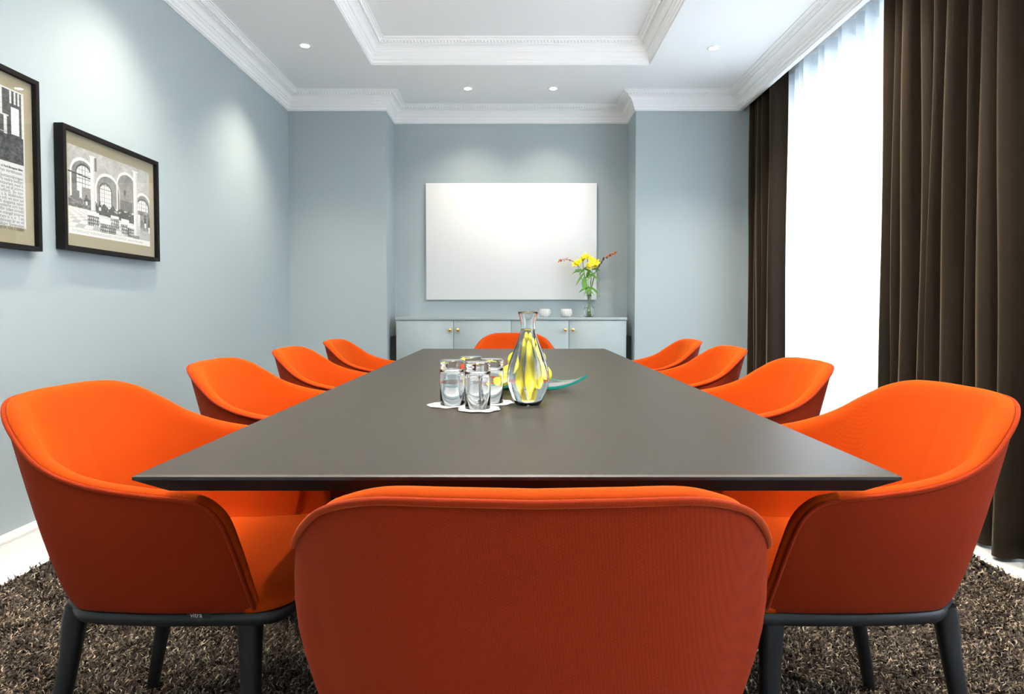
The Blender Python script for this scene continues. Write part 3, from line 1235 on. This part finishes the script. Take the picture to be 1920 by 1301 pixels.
# tall picture with text, cut by the frame edge
P1, hy, H1 = picture('framed_picture', 'larger black framed print with a photograph over printed text, cut by the left edge', 2.10, 2.727, 1.245, 1.958, 0.019)
yR = hy - 0.063
img, tint = street_print()
pap = box('print', 0.0241, 0.0247, -hy + 0.08, yR, 0.088, H1 - 0.074, M['paper'], P1)
ph = raster('photograph', img, tint, -hy + 0.085, yR - 0.006, 0.345, H1 - 0.080, 0.0250, P1)
LN = ['Foto o. d. Ford Blomgren Sthlm', 'i de nya värdshusen.', 'ler i bottenvåningen', 'l.   På nedra botten', 'n, en restaurant med k',
      'n och en sal af större', 'n utförd.  En stor', 'de den s. k. klubbsalen', 'salen och en stor sal', 'sar och eleganta salon', 'eriors modernt och han',
      'är för tiden inredd', 'med en mängd smärre', 'bastrum o. s. v.  I en', 'värdshuset är en vil', 'är välkänt Sörensson', 'r 20 af H. Ch. i Sthlm']
z = 0.336
PRE = ['', 'Stockholm har fått ett nytt kafé', 'Lokalerna upptaga flera rum', 'mot gatan och gården', 'finnes ett rymligt kök', 'Der finnas tre matsalar', 'rikt dekorerad och ljust', 'Ingången leder först till', 'Der bredvid ligger stora',
       'En trappa upp äro mindre', 'hållna i ljusa färger och med', 'hela våningen en trappa upp', 'och den öfre våningen', 'rum för sällskap samt', 'Inredningen till det nya', 'Innehafvaren af rörelsen', 'och öppnas den första måndagen']
for i, s in enumerate(LN):
    sz = 0.0125 if i == 0 else 0.0205
    z -= 0.0148 if i != 1 else 0.018
    if i == 2:
        z -= 0.006
    s = (PRE[i] + ' ' + s).strip()
    text_mesh(s, sz * 0.92, 'text_line', M['ink'], P1, (0.0250, yR - 0.012, z), (PI / 2, 0, PI / 2), align='RIGHT', bold=0.0005 if i == 0 else 0.0)

# ------------------------------------------------------------------ curtains
def curtain_mesh(name, y0, y1, x0, amp, z0, z1, folds, seed, m, parent=None, n_per=14, drift=0.03, side=1, thick_=0.0, topamp=1.0):
    r = random.Random(seed)
    ws = [r.uniform(0.7, 1.35) for _ in range(folds)]
    tot = sum(ws)
    edges = [0]
    for w in ws:
        edges.append(edges[-1] + w / tot)
    am = [r.uniform(0.65, 1.15) for _ in range(folds)]
    am[-1] = max(am[-1], 0.9)
    dr = [r.uniform(-1, 1) * drift for _ in range(folds + 1)]
    dr[0] = dr[-1] = 0
    sk = [r.uniform(-0.18, 0.18) for _ in range(folds)]
    rows = []
    nz = 22
    for iz in range(nz + 1):
        fz = iz / nz
        z = z0 + (z1 - z0) * fz
        row = []
        for f in range(folds):
            ya = y0 + (y1 - y0) * edges[f] + dr[f] * (1 - fz) + 0.012 * math.sin(fz * 5 + f)
            yb = y0 + (y1 - y0) * edges[f + 1] + dr[f + 1] * (1 - fz) + 0.012 * math.sin(fz * 5 + f + 1)
            if f == 0:
                ya = y0
            if f == folds - 1:
                yb = y1
            last = n_per + 1 if f == folds - 1 else n_per
            for k in range(last):
                t = k / n_per
                a = amp * am[f] * (topamp + (1 - topamp) * (1 - fz))
                ph = 2 * PI * t
                xx = x0 - side * a * (math.cos(ph + PI) * 0.5 + 0.5) ** 0.85 + 0.004 * math.sin(fz * 9 + f * 2)
                yy = ya + (yb - ya) * t + (yb - ya) * (0.16 * math.sin(2 * ph) * 0.6 + sk[f] * math.sin(ph / 2) ** 2)
                row.append((xx, yy, z))
        rows.append(row)
    bm = bmesh.new()
    add_grid(bm, rows)
    o = obj(name, bm, m, parent, True)
    if thick_:
        md = o.modifiers.new('solid', 'SOLIDIFY')
        md.thickness = thick_
    return o


o = curtain_mesh('curtain', 1.45, 3.40, 2.045, 0.115, 0.015, CEIL - 0.16, 18, 5, M['velvet'], None, 16, 0.05, 1, 0.003)
tag(o, 'wide dark brown velvet curtain at the right edge, behind the near right chair', 'curtain', 'brown velvet curtains')
o = curtain_mesh('curtain', 5.16, 5.80, 2.195, 0.105, 0.015, 2.93, 6, 9, M['velvet'], None, 16, 0.03, 1, 0.003)
tag(o, 'narrow dark brown velvet curtain at the far end, next to the right pier', 'curtain', 'brown velvet curtains')


def voile(y0, y1, folds, seed, label):
    t = thing('voile_curtain', label, 'curtain', (0, 0, 0), 0, 'white voile curtains')
    curtain_mesh('voile', y0, y1, 2.30, 0.085, 0.02, 2.90, folds, seed, M['sheer'], t, 12, 0.02, 1, 0.0, 1.15)
    curtain_mesh('heading_tape', y0, y1, 2.298, 0.066, 2.80, 2.905, folds, seed, M['tape'], t, 12, 0.0, 1, 0.0, 1.0)
    return t


voile(3.0, 5.75, 21, 3, 'white voile curtain across the window between the two brown curtains')
voile(-1.2, 1.42, 20, 8, 'white voile curtain over the near window, outside the view')
for y0, y1, x, nm in ((-1.4, 5.8, 2.27, 'white curtain track behind the pelmet carrying the voile'),):
    o = box('curtain_track', x - 0.01, x + 0.012, y0, y1, 2.905, CEIL, M['trim'])
    tag(o, nm, 'curtain track')

# ------------------------------------------------------------------ downlights
def downlight(x, y, label, w=1.0, aim=None):
    D = thing('downlight', label, 'ceiling light', (x, y, CEIL), 0, 'recessed ceiling downlights')
    bm = bmesh.new()
    add_lathe(bm, [(0.030, 0.0), (0.034, -0.004), (0.044, -0.005), (0.047, -0.002), (0.047, 0.0)], 32)
    obj('ring', bm, M['trim'], D, True)
    bm = bmesh.new()
    add_lathe(bm, [(0.0, -0.0035), (0.030, -0.0035), (0.031, -0.001)], 32)
    obj('lamp', bm, M['lamp'], D)
    l = bpy.data.lights.new('downlight_beam', 'SPOT')
    l.energy = SPOT_W * w
    l.color = SPOT_COL
    l.spot_size = math.radians(105)
    l.spot_blend = 1.0
    l.shadow_soft_size = 0.035
    s = bpy.data.objects.new('downlight_beam', l)
    C.objects.link(s)
    s.parent = D
    s.location = (0, 0, -0.02)
    if aim:
        s.rotation_euler = aim


for i, (y, yr) in enumerate(((4.80, 4.845), (3.22, 3.25), (1.62, 1.65))):
    words = ('the farthest', 'the middle one', 'the nearest')[i]
    vis = '' if i == 0 else ', above the view'
    downlight(-1.54, y, 'recessed downlight by the picture wall, %s of its row%s' % (words, vis), 0.62, (0, math.radians(1), 0))
    downlight(1.50, yr, 'recessed downlight by the window wall, %s of its row%s' % (words, vis), 0.9)
downlight(-0.40, 5.72, 'recessed downlight in front of the niche, the left of two', 0.22, (math.radians(8), 0, 0))
downlight(0.355, 5.72, 'recessed downlight in front of the niche, the right of two', 0.22, (math.radians(8), 0, 0))

# added bowl light that brightens the ceiling, hung in the coffer (above the view)
L_ = thing('added_fill_lamp', 'added glowing bowl that brightens the ceiling, hung in the coffer above the view', 'ceiling light', (-0.02, 1.7, 0))
bm = bmesh.new()
add_lathe(bm, [(0.0, COF - 0.03), (0.06, COF - 0.028), (0.065, COF - 0.001), (0.0, COF - 0.001)], 32)
auto_smooth(obj('ceiling_rose', bm, M['brass'], L_), 40)
bm = bmesh.new()
for a_ in range(3):
    x_, y_ = 0.29 * math.cos(a_ * 2 * PI / 3), 0.29 * math.sin(a_ * 2 * PI / 3)
    add_tube(bm, [(0.02 * math.cos(a_ * 2.1), 0.02 * math.sin(a_ * 2.1), COF - 0.03), (x_, y_, 2.62)], 0.003, 6)
obj('chain', bm, M['brass'], L_)
bm = bmesh.new()
add_lathe(bm, [(0.30, 2.625), (0.29, 2.60), (0.24, 2.55), (0.14, 2.515), (0.0, 2.505), (0.0, 2.51), (0.14, 2.52), (0.235, 2.555), (0.283, 2.60), (0.293, 2.625)], 48)
obj('shade', bm, emis('glowing_fill_bowl', (1.0, 0.95, 0.86), 1.2), L_, True)
for nm, e_, z_, rx_ in (('added_uplight', 120, 2.63, PI), ('added_downlight', 16, 2.49, 0)):  # unseen fill lights added above and below the bowl
    l_ = bpy.data.lights.new(nm, 'AREA')
    l_.shape = 'DISK'
    l_.size = 0.5
    l_.energy = e_
    l_.color = (1.0, 0.96, 0.90)
    lo = bpy.data.objects.new(nm, l_)
    C.objects.link(lo)
    lo.parent = L_
    lo.location = (0, 0, z_)
    lo.rotation_euler = (rx_, 0, 0)

# ------------------------------------------------------------------ carafe, glasses, coasters
TZ = 0.7402
CP = [(0.0, 0.0), (0.030, 0.0), (0.034, 0.003), (0.0445, 0.022), (0.0545, 0.050), (0.0575, 0.075), (0.0540, 0.104), (0.0440, 0.136), (0.0335, 0.162),
      (0.0255, 0.184), (0.0205, 0.203), (0.0195, 0.213), (0.0205, 0.225), (0.0240, 0.241), (0.0275, 0.252)]
ocp = catmull([(r, z, 0) for r, z in CP[2:]], 4)
outer = [(0.0, 0.0), (0.030, 0.0)] + [(p[0], p[1]) for p in ocp]
inner = []
for r, z in reversed([q for q in outer if q[1] > 0.010]):
    inner.append((r - 0.0028, z))
inner += [(0.030, 0.0085), (0.0, 0.0075)]
inner[0] = (outer[-1][0] - 0.0018, outer[-1][1])
CX, CY = 0.0405, 1.735
K = thing('carafe', 'pear-shaped clear glass carafe filled with water, in front of the glass dish', 'carafe', (CX, CY, TZ))
bm = bmesh.new()
add_lathe(bm, outer + [(outer[-1][0] - 0.0009, outer[-1][1] + 0.0012)] + inner, 64)
obj('vessel', bm, M['glass'], K, True)
WL = 0.206
wp = [(0.0, 0.0070), (0.0305, 0.0078)]
for r, z in outer:
    if 0.011 < z < WL - 0.002:
        wp.append((r - 0.0024, z))
rw = [r for r, z in outer if abs(z - WL) < 0.006][0] - 0.0024
wp += [(rw, WL + 0.001), (rw - 0.002, WL), (0.0, WL)]
bm = bmesh.new()
add_lathe(bm, wp, 64)
obj('water', bm, M['water'], K, True)

TP_O = [(0.0, 0.0), (0.029, 0.0), (0.0315, 0.001), (0.0335, 0.005), (0.0340, 0.012), (0.0338, 0.060), (0.0335, 0.1195), (0.0330, 0.121)]
TP_I = [(0.0318, 0.1205), (0.0310, 0.060), (0.0298, 0.034), (0.0270, 0.026), (0.0, 0.0235)]


def tumbler():
    bm = bmesh.new()
    add_lathe(bm, TP_O + TP_I, 48)
    # stands upside down: heavy base on top
    bmesh.ops.transform(bm, matrix=Matrix.Translation((0, 0, 0.1212)) @ Matrix.Rotation(PI, 4, 'X'), verts=bm.verts[:])
    return obj('drinking_glass', bm, M['glass'], None, True)


g0 = tumbler()
GP = [(-0.164, 1.725, 'upturned clear tumbler on its white coaster, the left one of the four'),
      (-0.092, 1.655, 'upturned clear tumbler on its white coaster, the front one of the four'),
      (-0.121, 1.850, 'upturned clear tumbler on its white coaster, the rear one of the four'),
      (-0.060, 1.765, 'upturned clear tumbler on its white coaster, the one nearest the carafe')]
for i, (x, y, lab) in enumerate(GP):
    g = g0 if i == 0 else g0.copy()
    if i:
        C.objects.link(g)
    g.location = (x, y, TZ + 0.0024 + (0.0012 if i in (1,) else 0))
    tag(g, lab, 'glass', 'upturned tumblers on the table')


def coaster_bm():
    bm = bmesh.new()
    n = 72
    rows = []
    for rr, z in ((0.0, 0.0), (0.92, 0.0), (1.0, 0.0004), (1.0, 0.0014), (0.97, 0.0020), (0.80, 0.0018), (0.0, 0.0018)):
        if rr == 0:
            rows.append(None)
            continue
        rows.append([(rr * 0.054 * (1 + 0.055 * math.cos(8 * 2 * PI * i / n)) * math.cos(2 * PI * i / n),
                      rr * 0.054 * (1 + 0.055 * math.cos(8 * 2 * PI * i / n)) * math.sin(2 * PI * i / n),
                      z + (0.0006 * rr * (1 + math.sin(5 * 2 * PI * i / n)))) for i in range(n)])
    V = add_grid(bm, [r for r in rows if r], True)
    bm.faces.new(V[0][::-1])
    bm.faces.new(V[-1])
    return bm


c0 = obj('coaster', coaster_bm(), M['coaster'], None, True)
auto_smooth(c0, 40)
for i, (x, y, _) in enumerate(GP):
    c = c0 if i == 0 else c0.copy()
    if i:
        C.objects.link(c)
    dx, dy = ((-0.012, 0.0), (0.004, -0.006), (0.0, 0.0), (0.008, 0.004))[i]
    c.location = (x + dx, y + dy, TZ + (0.0, 0.0012, 0.0, 0.0)[i])
    c.rotation_euler = (0, 0, i * 0.5)
    tag(c, 'white scalloped paper coaster under the %s upturned tumbler' % ('left', 'front', 'rear', 'carafe-side')[i], 'coaster', 'paper coasters under the tumblers')

# ------------------------------------------------------------------ glass dish and lemons
D = thing('glass_dish', 'square clear glass dish with upturned corners and a teal edge, behind the carafe', 'dish', (0.040, 2.06, TZ), math.radians(-8))
HD = 0.196


def dish_z(x, y):
    r = math.hypot(x, y)
    return 0.0010 + 0.044 * (r / HD) ** 3.2


def dish_pt(u, v, dz=0.0):
    # u,v in -1..1 -> diamond shape with corners on axes
    a, b = (u + v) / 2 * HD, (v - u) / 2 * HD
    return (a, b, dish_z(a, b) + dz)


N = 26
top = [[dish_pt(-1 + 2 * i / N, -1 + 2 * j / N, 0.008) for i in range(N + 1)] for j in range(N + 1)]
botm = [[dish_pt(-1 + 2 * i / N, -1 + 2 * j / N, 0.0) for i in range(N + 1)] for j in range(N + 1)]
bm = bmesh.new()
add_grid(bm, top)
add_grid(bm, botm)


def border(g):
    return g[0][:-1] + [r[-1] for r in g[:-1]] + g[-1][:0:-1] + [r[0] for r in g[:0:-1]]


bt, bb = border(top), border(botm)
add_grid(bm, [bt, bb], True)
bmesh.ops.remove_doubles(bm, verts=bm.verts[:], dist=1e-5)
obj('plate', bm, M['teal_glass'], D, True)
bm = bmesh.new()
sc_ = 1.008
add_grid(bm, [[(x * sc_, y * sc_, z + 0.0004) for x, y, z in bt], [(x * (sc_ + 0.004), y * (sc_ + 0.004), z - 0.004) for x, y, z in bt], [(x * sc_, y * sc_, z - 0.0003) for x, y, z in bb],
              [(x * 0.992, y * 0.992, z + 0.001) for x, y, z in bb], [(x * 0.992, y * 0.992, z - 0.001) for x, y, z in bt], [(x * sc_, y * sc_, z + 0.0004) for x, y, z in bt]], True)
e = obj('polished_edge', bm, M['teal_edge'], D)
e['label'] = 'teal green glass edge'


def lemon(loc, rot, label):
    bm = bmesh.new()
    prof = [(0.0, -0.043), (0.006, -0.041), (0.010, -0.036), (0.020, -0.030), (0.028, -0.018), (0.031, 0.0), (0.028, 0.018), (0.020, 0.030), (0.010, 0.037), (0.005, 0.041), (0.0, 0.042)]
    pr_ = [(0.0, -0.043)] + [(max(p[0], 0.0008), p[1]) for p in catmull([(r, z, 0) for r, z in prof], 3)[1:-1]] + [(0.0, 0.042)]
    add_lathe(bm, pr_, 28)
    o = obj('lemon', bm, M['lemon'], None, True)
    o.location = loc
    o.rotation_euler = rot
    tag(o, label, 'fruit', 'lemons in the glass dish')


def wedge(loc, rot, label):
    t = thing('lemon_wedge', label, 'fruit', loc, 0, 'lemon wedges in the glass dish')
    t.rotation_euler = rot
    n, m = 12, 8
    ang = math.radians(70)
    bm = bmesh.new()
    rows = []
    for i in range(n + 1):
        f = -1 + 2 * i / n
        R = 0.031 * math.sqrt(max(0.0, 1 - f * f)) ** 0.9 + 0.0005
        rows.append([(0.040 * f, R * math.sin(-ang / 2 + ang * j / m), -R * math.cos(-ang / 2 + ang * j / m)) for j in range(m + 1)])
    add_grid(bm, rows)
    obj('peel', bm, M['lemon'], t, True)
    for s, nm in ((-1, 'flesh'), (1, 'flesh')):
        bm = bmesh.new()
        add_grid(bm, [[(r[0][0] * 0.98, (0.0 if q == 0 else r[0 if s < 0 else -1][1] * q), (0.0 if q == 0 else r[0 if s < 0 else -1][2] * q)) for q in (0, 0.5, 0.90)] for r in rows])
        obj(nm, bm, M['pulp'], t)
    bm = bmesh.new()
    for s in (0, -1):
        add_grid(bm, [[(r[0][0], r[s][1] * q, r[s][2] * q) for q in (0.90, 1.0)] for r in rows])
    obj('pith', bm, M['pith'], t)


lz = TZ + 0.011
wedge((-0.102, 2.055, lz + 0.036), (0.3, 0.1, 0.5), 'lemon wedge at the left end of the dish, seen through the tumblers')
wedge((-0.052, 1.995, lz + 0.032), (-0.5, -0.1, 0.1), 'lemon wedge with pale flesh beside the carafe in the dish')
wedge((0.070, 1.990, lz + 0.033), (0.4, 0.0, -0.3), 'lemon wedge behind the right side of the carafe')
lemon((-0.031, 2.075, lz + 0.031), (PI / 2, 0, 0.10), 'whole lemon in the dish just left of the carafe')
lemon((0.033, 2.075, lz + 0.031), (PI / 2, 0, -0.05), 'whole lemon in the middle of the dish behind the carafe')
lemon((0.0, 2.155, lz + 0.034), (PI / 2, 0, PI / 2), 'whole lemon at the back of the dish')
lemon((0.013, 2.080, lz + 0.082), (PI / 2, 0.0, 0.1), 'whole lemon on top of the others, seen through the carafe')
lemon((0.077, 2.085, lz + 0.086), (PI / 2, 0.0, -0.1), 'whole lemon on top at the right, hidden behind the carafe')
lemon((0.096, 2.085, lz + 0.036), (PI / 2, 0, -0.05), 'whole lemon on the right of the dish, peeping past the carafe')

# ------------------------------------------------------------------ things on the sideboard
ZS = SBH
vx, vy = 0.722, 6.085
V_ = thing('vase', 'clear round-bellied glass vase holding yellow flowers on the sideboard', 'vase', (vx, vy, ZS))
vp = [(0.0, 0.0), (0.036, 0.0), (0.044, 0.006), (0.055, 0.035), (0.056, 0.060), (0.046, 0.092), (0.030, 0.118), (0.021, 0.145), (0.020, 0.175), (0.026, 0.210)]
vs_ = catmull([(r, z, 0) for r, z in vp[2:]], 3)
vo = vp[:2] + [(p[0], p[1]) for p in vs_]
vi = [(r - 0.003, z) for r, z in reversed(vo) if z > 0.012] + [(0.034, 0.009), (0.0, 0.008)]
bm = bmesh.new()
add_lathe(bm, vo + vi, 40)
obj('vessel', bm, M['glass'], V_, True)
bm = bmesh.new()
wv = [(0.0, 0.0078), (0.0345, 0.0085)] + [(r - 0.0027, z) for r, z in vo if 0.013 < z < 0.100] + [(0.0, 0.100)]
add_lathe(bm, wv, 40)
obj('water', bm, M['water'], V_, True)


def add_leaf(bm, base, direction, length, width, droop=0.3, normal=Vector((0, -1, 0.3))):
    d = Vector(direction).normalized()
    s = d.cross(normal).normalized()
    rows = []
    for k in range(6):
        f = k / 5
        c = Vector(base) + d * length * f + Vector((0, 0, -1)) * droop * length * f * f
        w = width * math.sin(PI * (0.08 + 0.92 * f) * 0.98) ** 0.8 * 0.5
        rows.append([c - s * w, c + Vector(normal).normalized() * -0.1 * w, c + s * w])
    add_grid(bm, rows)


def add_bloom(bm, c, d, size):
    d = Vector(d).normalized()
    a = d.orthogonal().normalized()
    b = d.cross(a)
    for i in range(6):
        th = 2 * PI * i / 6
        out = a * math.cos(th) + b * math.sin(th)
        side = d.cross(out).normalized()
        rows = []
        for k in range(5):
            f = k / 4
            p = Vector(c) + d * size * (0.55 * f) + out * size * (0.12 + 0.75 * f * f)
            w = size * 0.26 * math.sin(PI * (0.12 + 0.8 * f)) ** 0.7
            rows.append([p - side * w, p + d * w * 0.25, p + side * w])
        add_grid(bm, rows)


rr_ = random.Random(4)
BH = -0.03
heads = [(-0.100, 0.545, 'leaning furthest left in the vase'), (-0.050, 0.575, 'second from the left in the vase'), (-0.010, 0.600, 'standing highest in the vase'),
         (0.035, 0.570, 'right of centre in the vase'), (0.060, 0.535, 'leaning furthest right in the vase'), (-0.015, 0.520, 'lowest and in front in the vase')]
for i, (hx, hz, where) in enumerate(heads):
    hz += BH
    hy_ = (-0.03, 0.02, 0.03, 0.0, -0.03, -0.06)[i]
    bx, by = (i - 2.5) * 0.006, 0.004 * (i % 2)
    F = thing('flower_stem', 'yellow flower stem %s' % where, 'flower', (vx + bx, vy + by, ZS + 0.014), 0, 'yellow flowers in the vase')
    pts = catmull([(0, 0, 0), (-(bx) * 0.9, -by, 0.15), (hx * 0.25, hy_ * 0.2, 0.26), (hx * 0.7, hy_ * 0.7, hz * 0.75), (hx, hy_, hz - 0.03)], 4)
    bm = bmesh.new()
    add_tube(bm, pts, 0.0032, 6)
    obj('stem', bm, M['stem'], F, True)
    for q in range(3):
        bm = bmesh.new()
        o_ = Vector((rr_.uniform(-0.025, 0.025), rr_.uniform(-0.03, 0.02), rr_.uniform(-0.02, 0.02)))
        add_bloom(bm, Vector((hx, hy_, hz - 0.03)) + o_, (rr_.uniform(-0.6, 0.6), rr_.uniform(-1.0, -0.2), rr_.uniform(0.3, 1.0)), 0.046)
        bl = obj('bloom', bm, M['petal'], F, True)
        bl.data.polygons.foreach_set('use_smooth', [True] * len(bl.data.polygons))
    for q in range(2):
        bm = bmesh.new()
        f = 0.55 + 0.3 * q
        p = pts[int(f * (len(pts) - 1))]
        sgn = -1 if (i + q) % 2 else 1
        add_leaf(bm, p, (sgn * rr_.uniform(0.4, 1.0), -0.4, rr_.uniform(-0.3, 0.6)), 0.095, 0.022, 0.6)
        obj('leaf', bm, M['leaf'], F, True)
bmL = None
# big drooping leaves at the left below the blooms
F = thing('leafy_stem', 'stem with broad drooping green leaves at the left of the bouquet', 'flower', (vx - 0.006, vy - 0.006, ZS + 0.014))
pts = catmull([(0, 0, 0), (0.0, 0, 0.16), (-0.02, -0.01, 0.30), (-0.05, -0.03, 0.42)], 4)
bm = bmesh.new()
add_tube(bm, pts, 0.003, 6)
obj('stem', bm, M['stem'], F, True)
for (p, d, l, w) in (((-0.035, -0.02, 0.37), (-0.15, -0.2, -1), 0.115, 0.050), ((-0.045, -0.03, 0.41), (-0.6, 0, -0.8), 0.13, 0.020), ((-0.04, -0.03, 0.42), (-0.9, -0.1, 0.25), 0.10, 0.024), ((-0.02, -0.02, 0.36), (0.3, -0.3, 0.9), 0.10, 0.035)):
    bm = bmesh.new()
    add_leaf(bm, p, d, l, w, 0.15)
    obj('leaf', bm, M['leaf'], F, True)

for i, (lab, P_, dense) in enumerate((
        ('thin twig with sparse red berries reaching left from the vase', [(0, 0, 0), (-0.01, 0, 0.17), (-0.03, -0.01, 0.34), (-0.12, -0.02, 0.49), (-0.22, -0.02, 0.535), (-0.285, -0.02, 0.52)], 0.5),
        ('twig with dense orange berries reaching right from the vase', [(0, 0, 0), (0.008, 0, 0.17), (0.03, -0.01, 0.33), (0.10, -0.02, 0.50), (0.18, -0.02, 0.57), (0.262, -0.02, 0.605)], 1.0),
        ('dark twig with small buds, below the orange berry twig', [(0, 0, 0), (0.006, 0, 0.17), (0.03, -0.02, 0.35), (0.085, -0.03, 0.47), (0.135, -0.03, 0.545)], 0.3))):
    t = thing('berry_twig', lab, 'twig', (vx + 0.004 * i, vy + 0.006, ZS + 0.014), 0, 'berry twigs in the vase')
    pts = catmull(P_, 6)
    bm = bmesh.new()
    add_tube(bm, pts, 0.0022, 6)
    obj('branch', bm, M['twig'], t, True)
    nb = int(30 * dense)
    for q in range(nb):
        f = rr_.uniform(0.62 if i != 1 else 0.72, 1.0)
        p = pts[int(f * (len(pts) - 1))]
        bm = bmesh.new()
        bmesh.ops.create_icosphere(bm, subdivisions=1, radius=rr_.uniform(0.005, 0.0085))
        o = obj('berry', bm, M['berry'] if (i != 2 and rr_.random() < 0.8) else M['berry_dark'], t, True)
        o.location = (p[0] + rr_.uniform(-0.012, 0.012), p[1] + rr_.uniform(-0.012, 0.012), p[2] + rr_.uniform(-0.014, 0.014))

tl_glass = bmesh.new()
rip = lambda a, z: 1 + 0.035 * math.cos(14 * a)
add_lathe(tl_glass, [(0.0, 0.0), (0.040, 0.0), (0.044, 0.004), (0.052, 0.025), (0.056, 0.045), (0.052, 0.066), (0.044, 0.080), (0.041, 0.079), (0.048, 0.064), (0.051, 0.045), (0.046, 0.024), (0.038, 0.012), (0.0, 0.010)], 84, (0, 0, 0), rip)
M['tl'] = glass('frosted_faceted_glass', (1, 1, 1), 1.3, 0.35)
M['tl'].node_tree.nodes['Principled BSDF'].inputs['Transmission Weight'].default_value = 0.55
tl = obj('tealight_holder', tl_glass, M['tl'], None, True)
cm = bmesh.new()
add_lathe(cm, [(0.0, 0.0), (0.019, 0.0), (0.019, 0.014), (0.0, 0.014)], 20)
cn = obj('candle', cm, M['coaster'], tl, False)
cn.location = (0, 0, 0.012)
for i, (x, lab) in enumerate(((0.302, 'small faceted clear glass candle holder on the sideboard, farther from the vase'), (0.505, 'small faceted clear glass candle holder on the sideboard, nearer the vase'))):
    t = tl if i == 0 else copy_tree(tl)
    t.location = (x, 6.08, ZS)
    tag(t, lab, 'candle holder', 'glass candle holders on the sideboard')
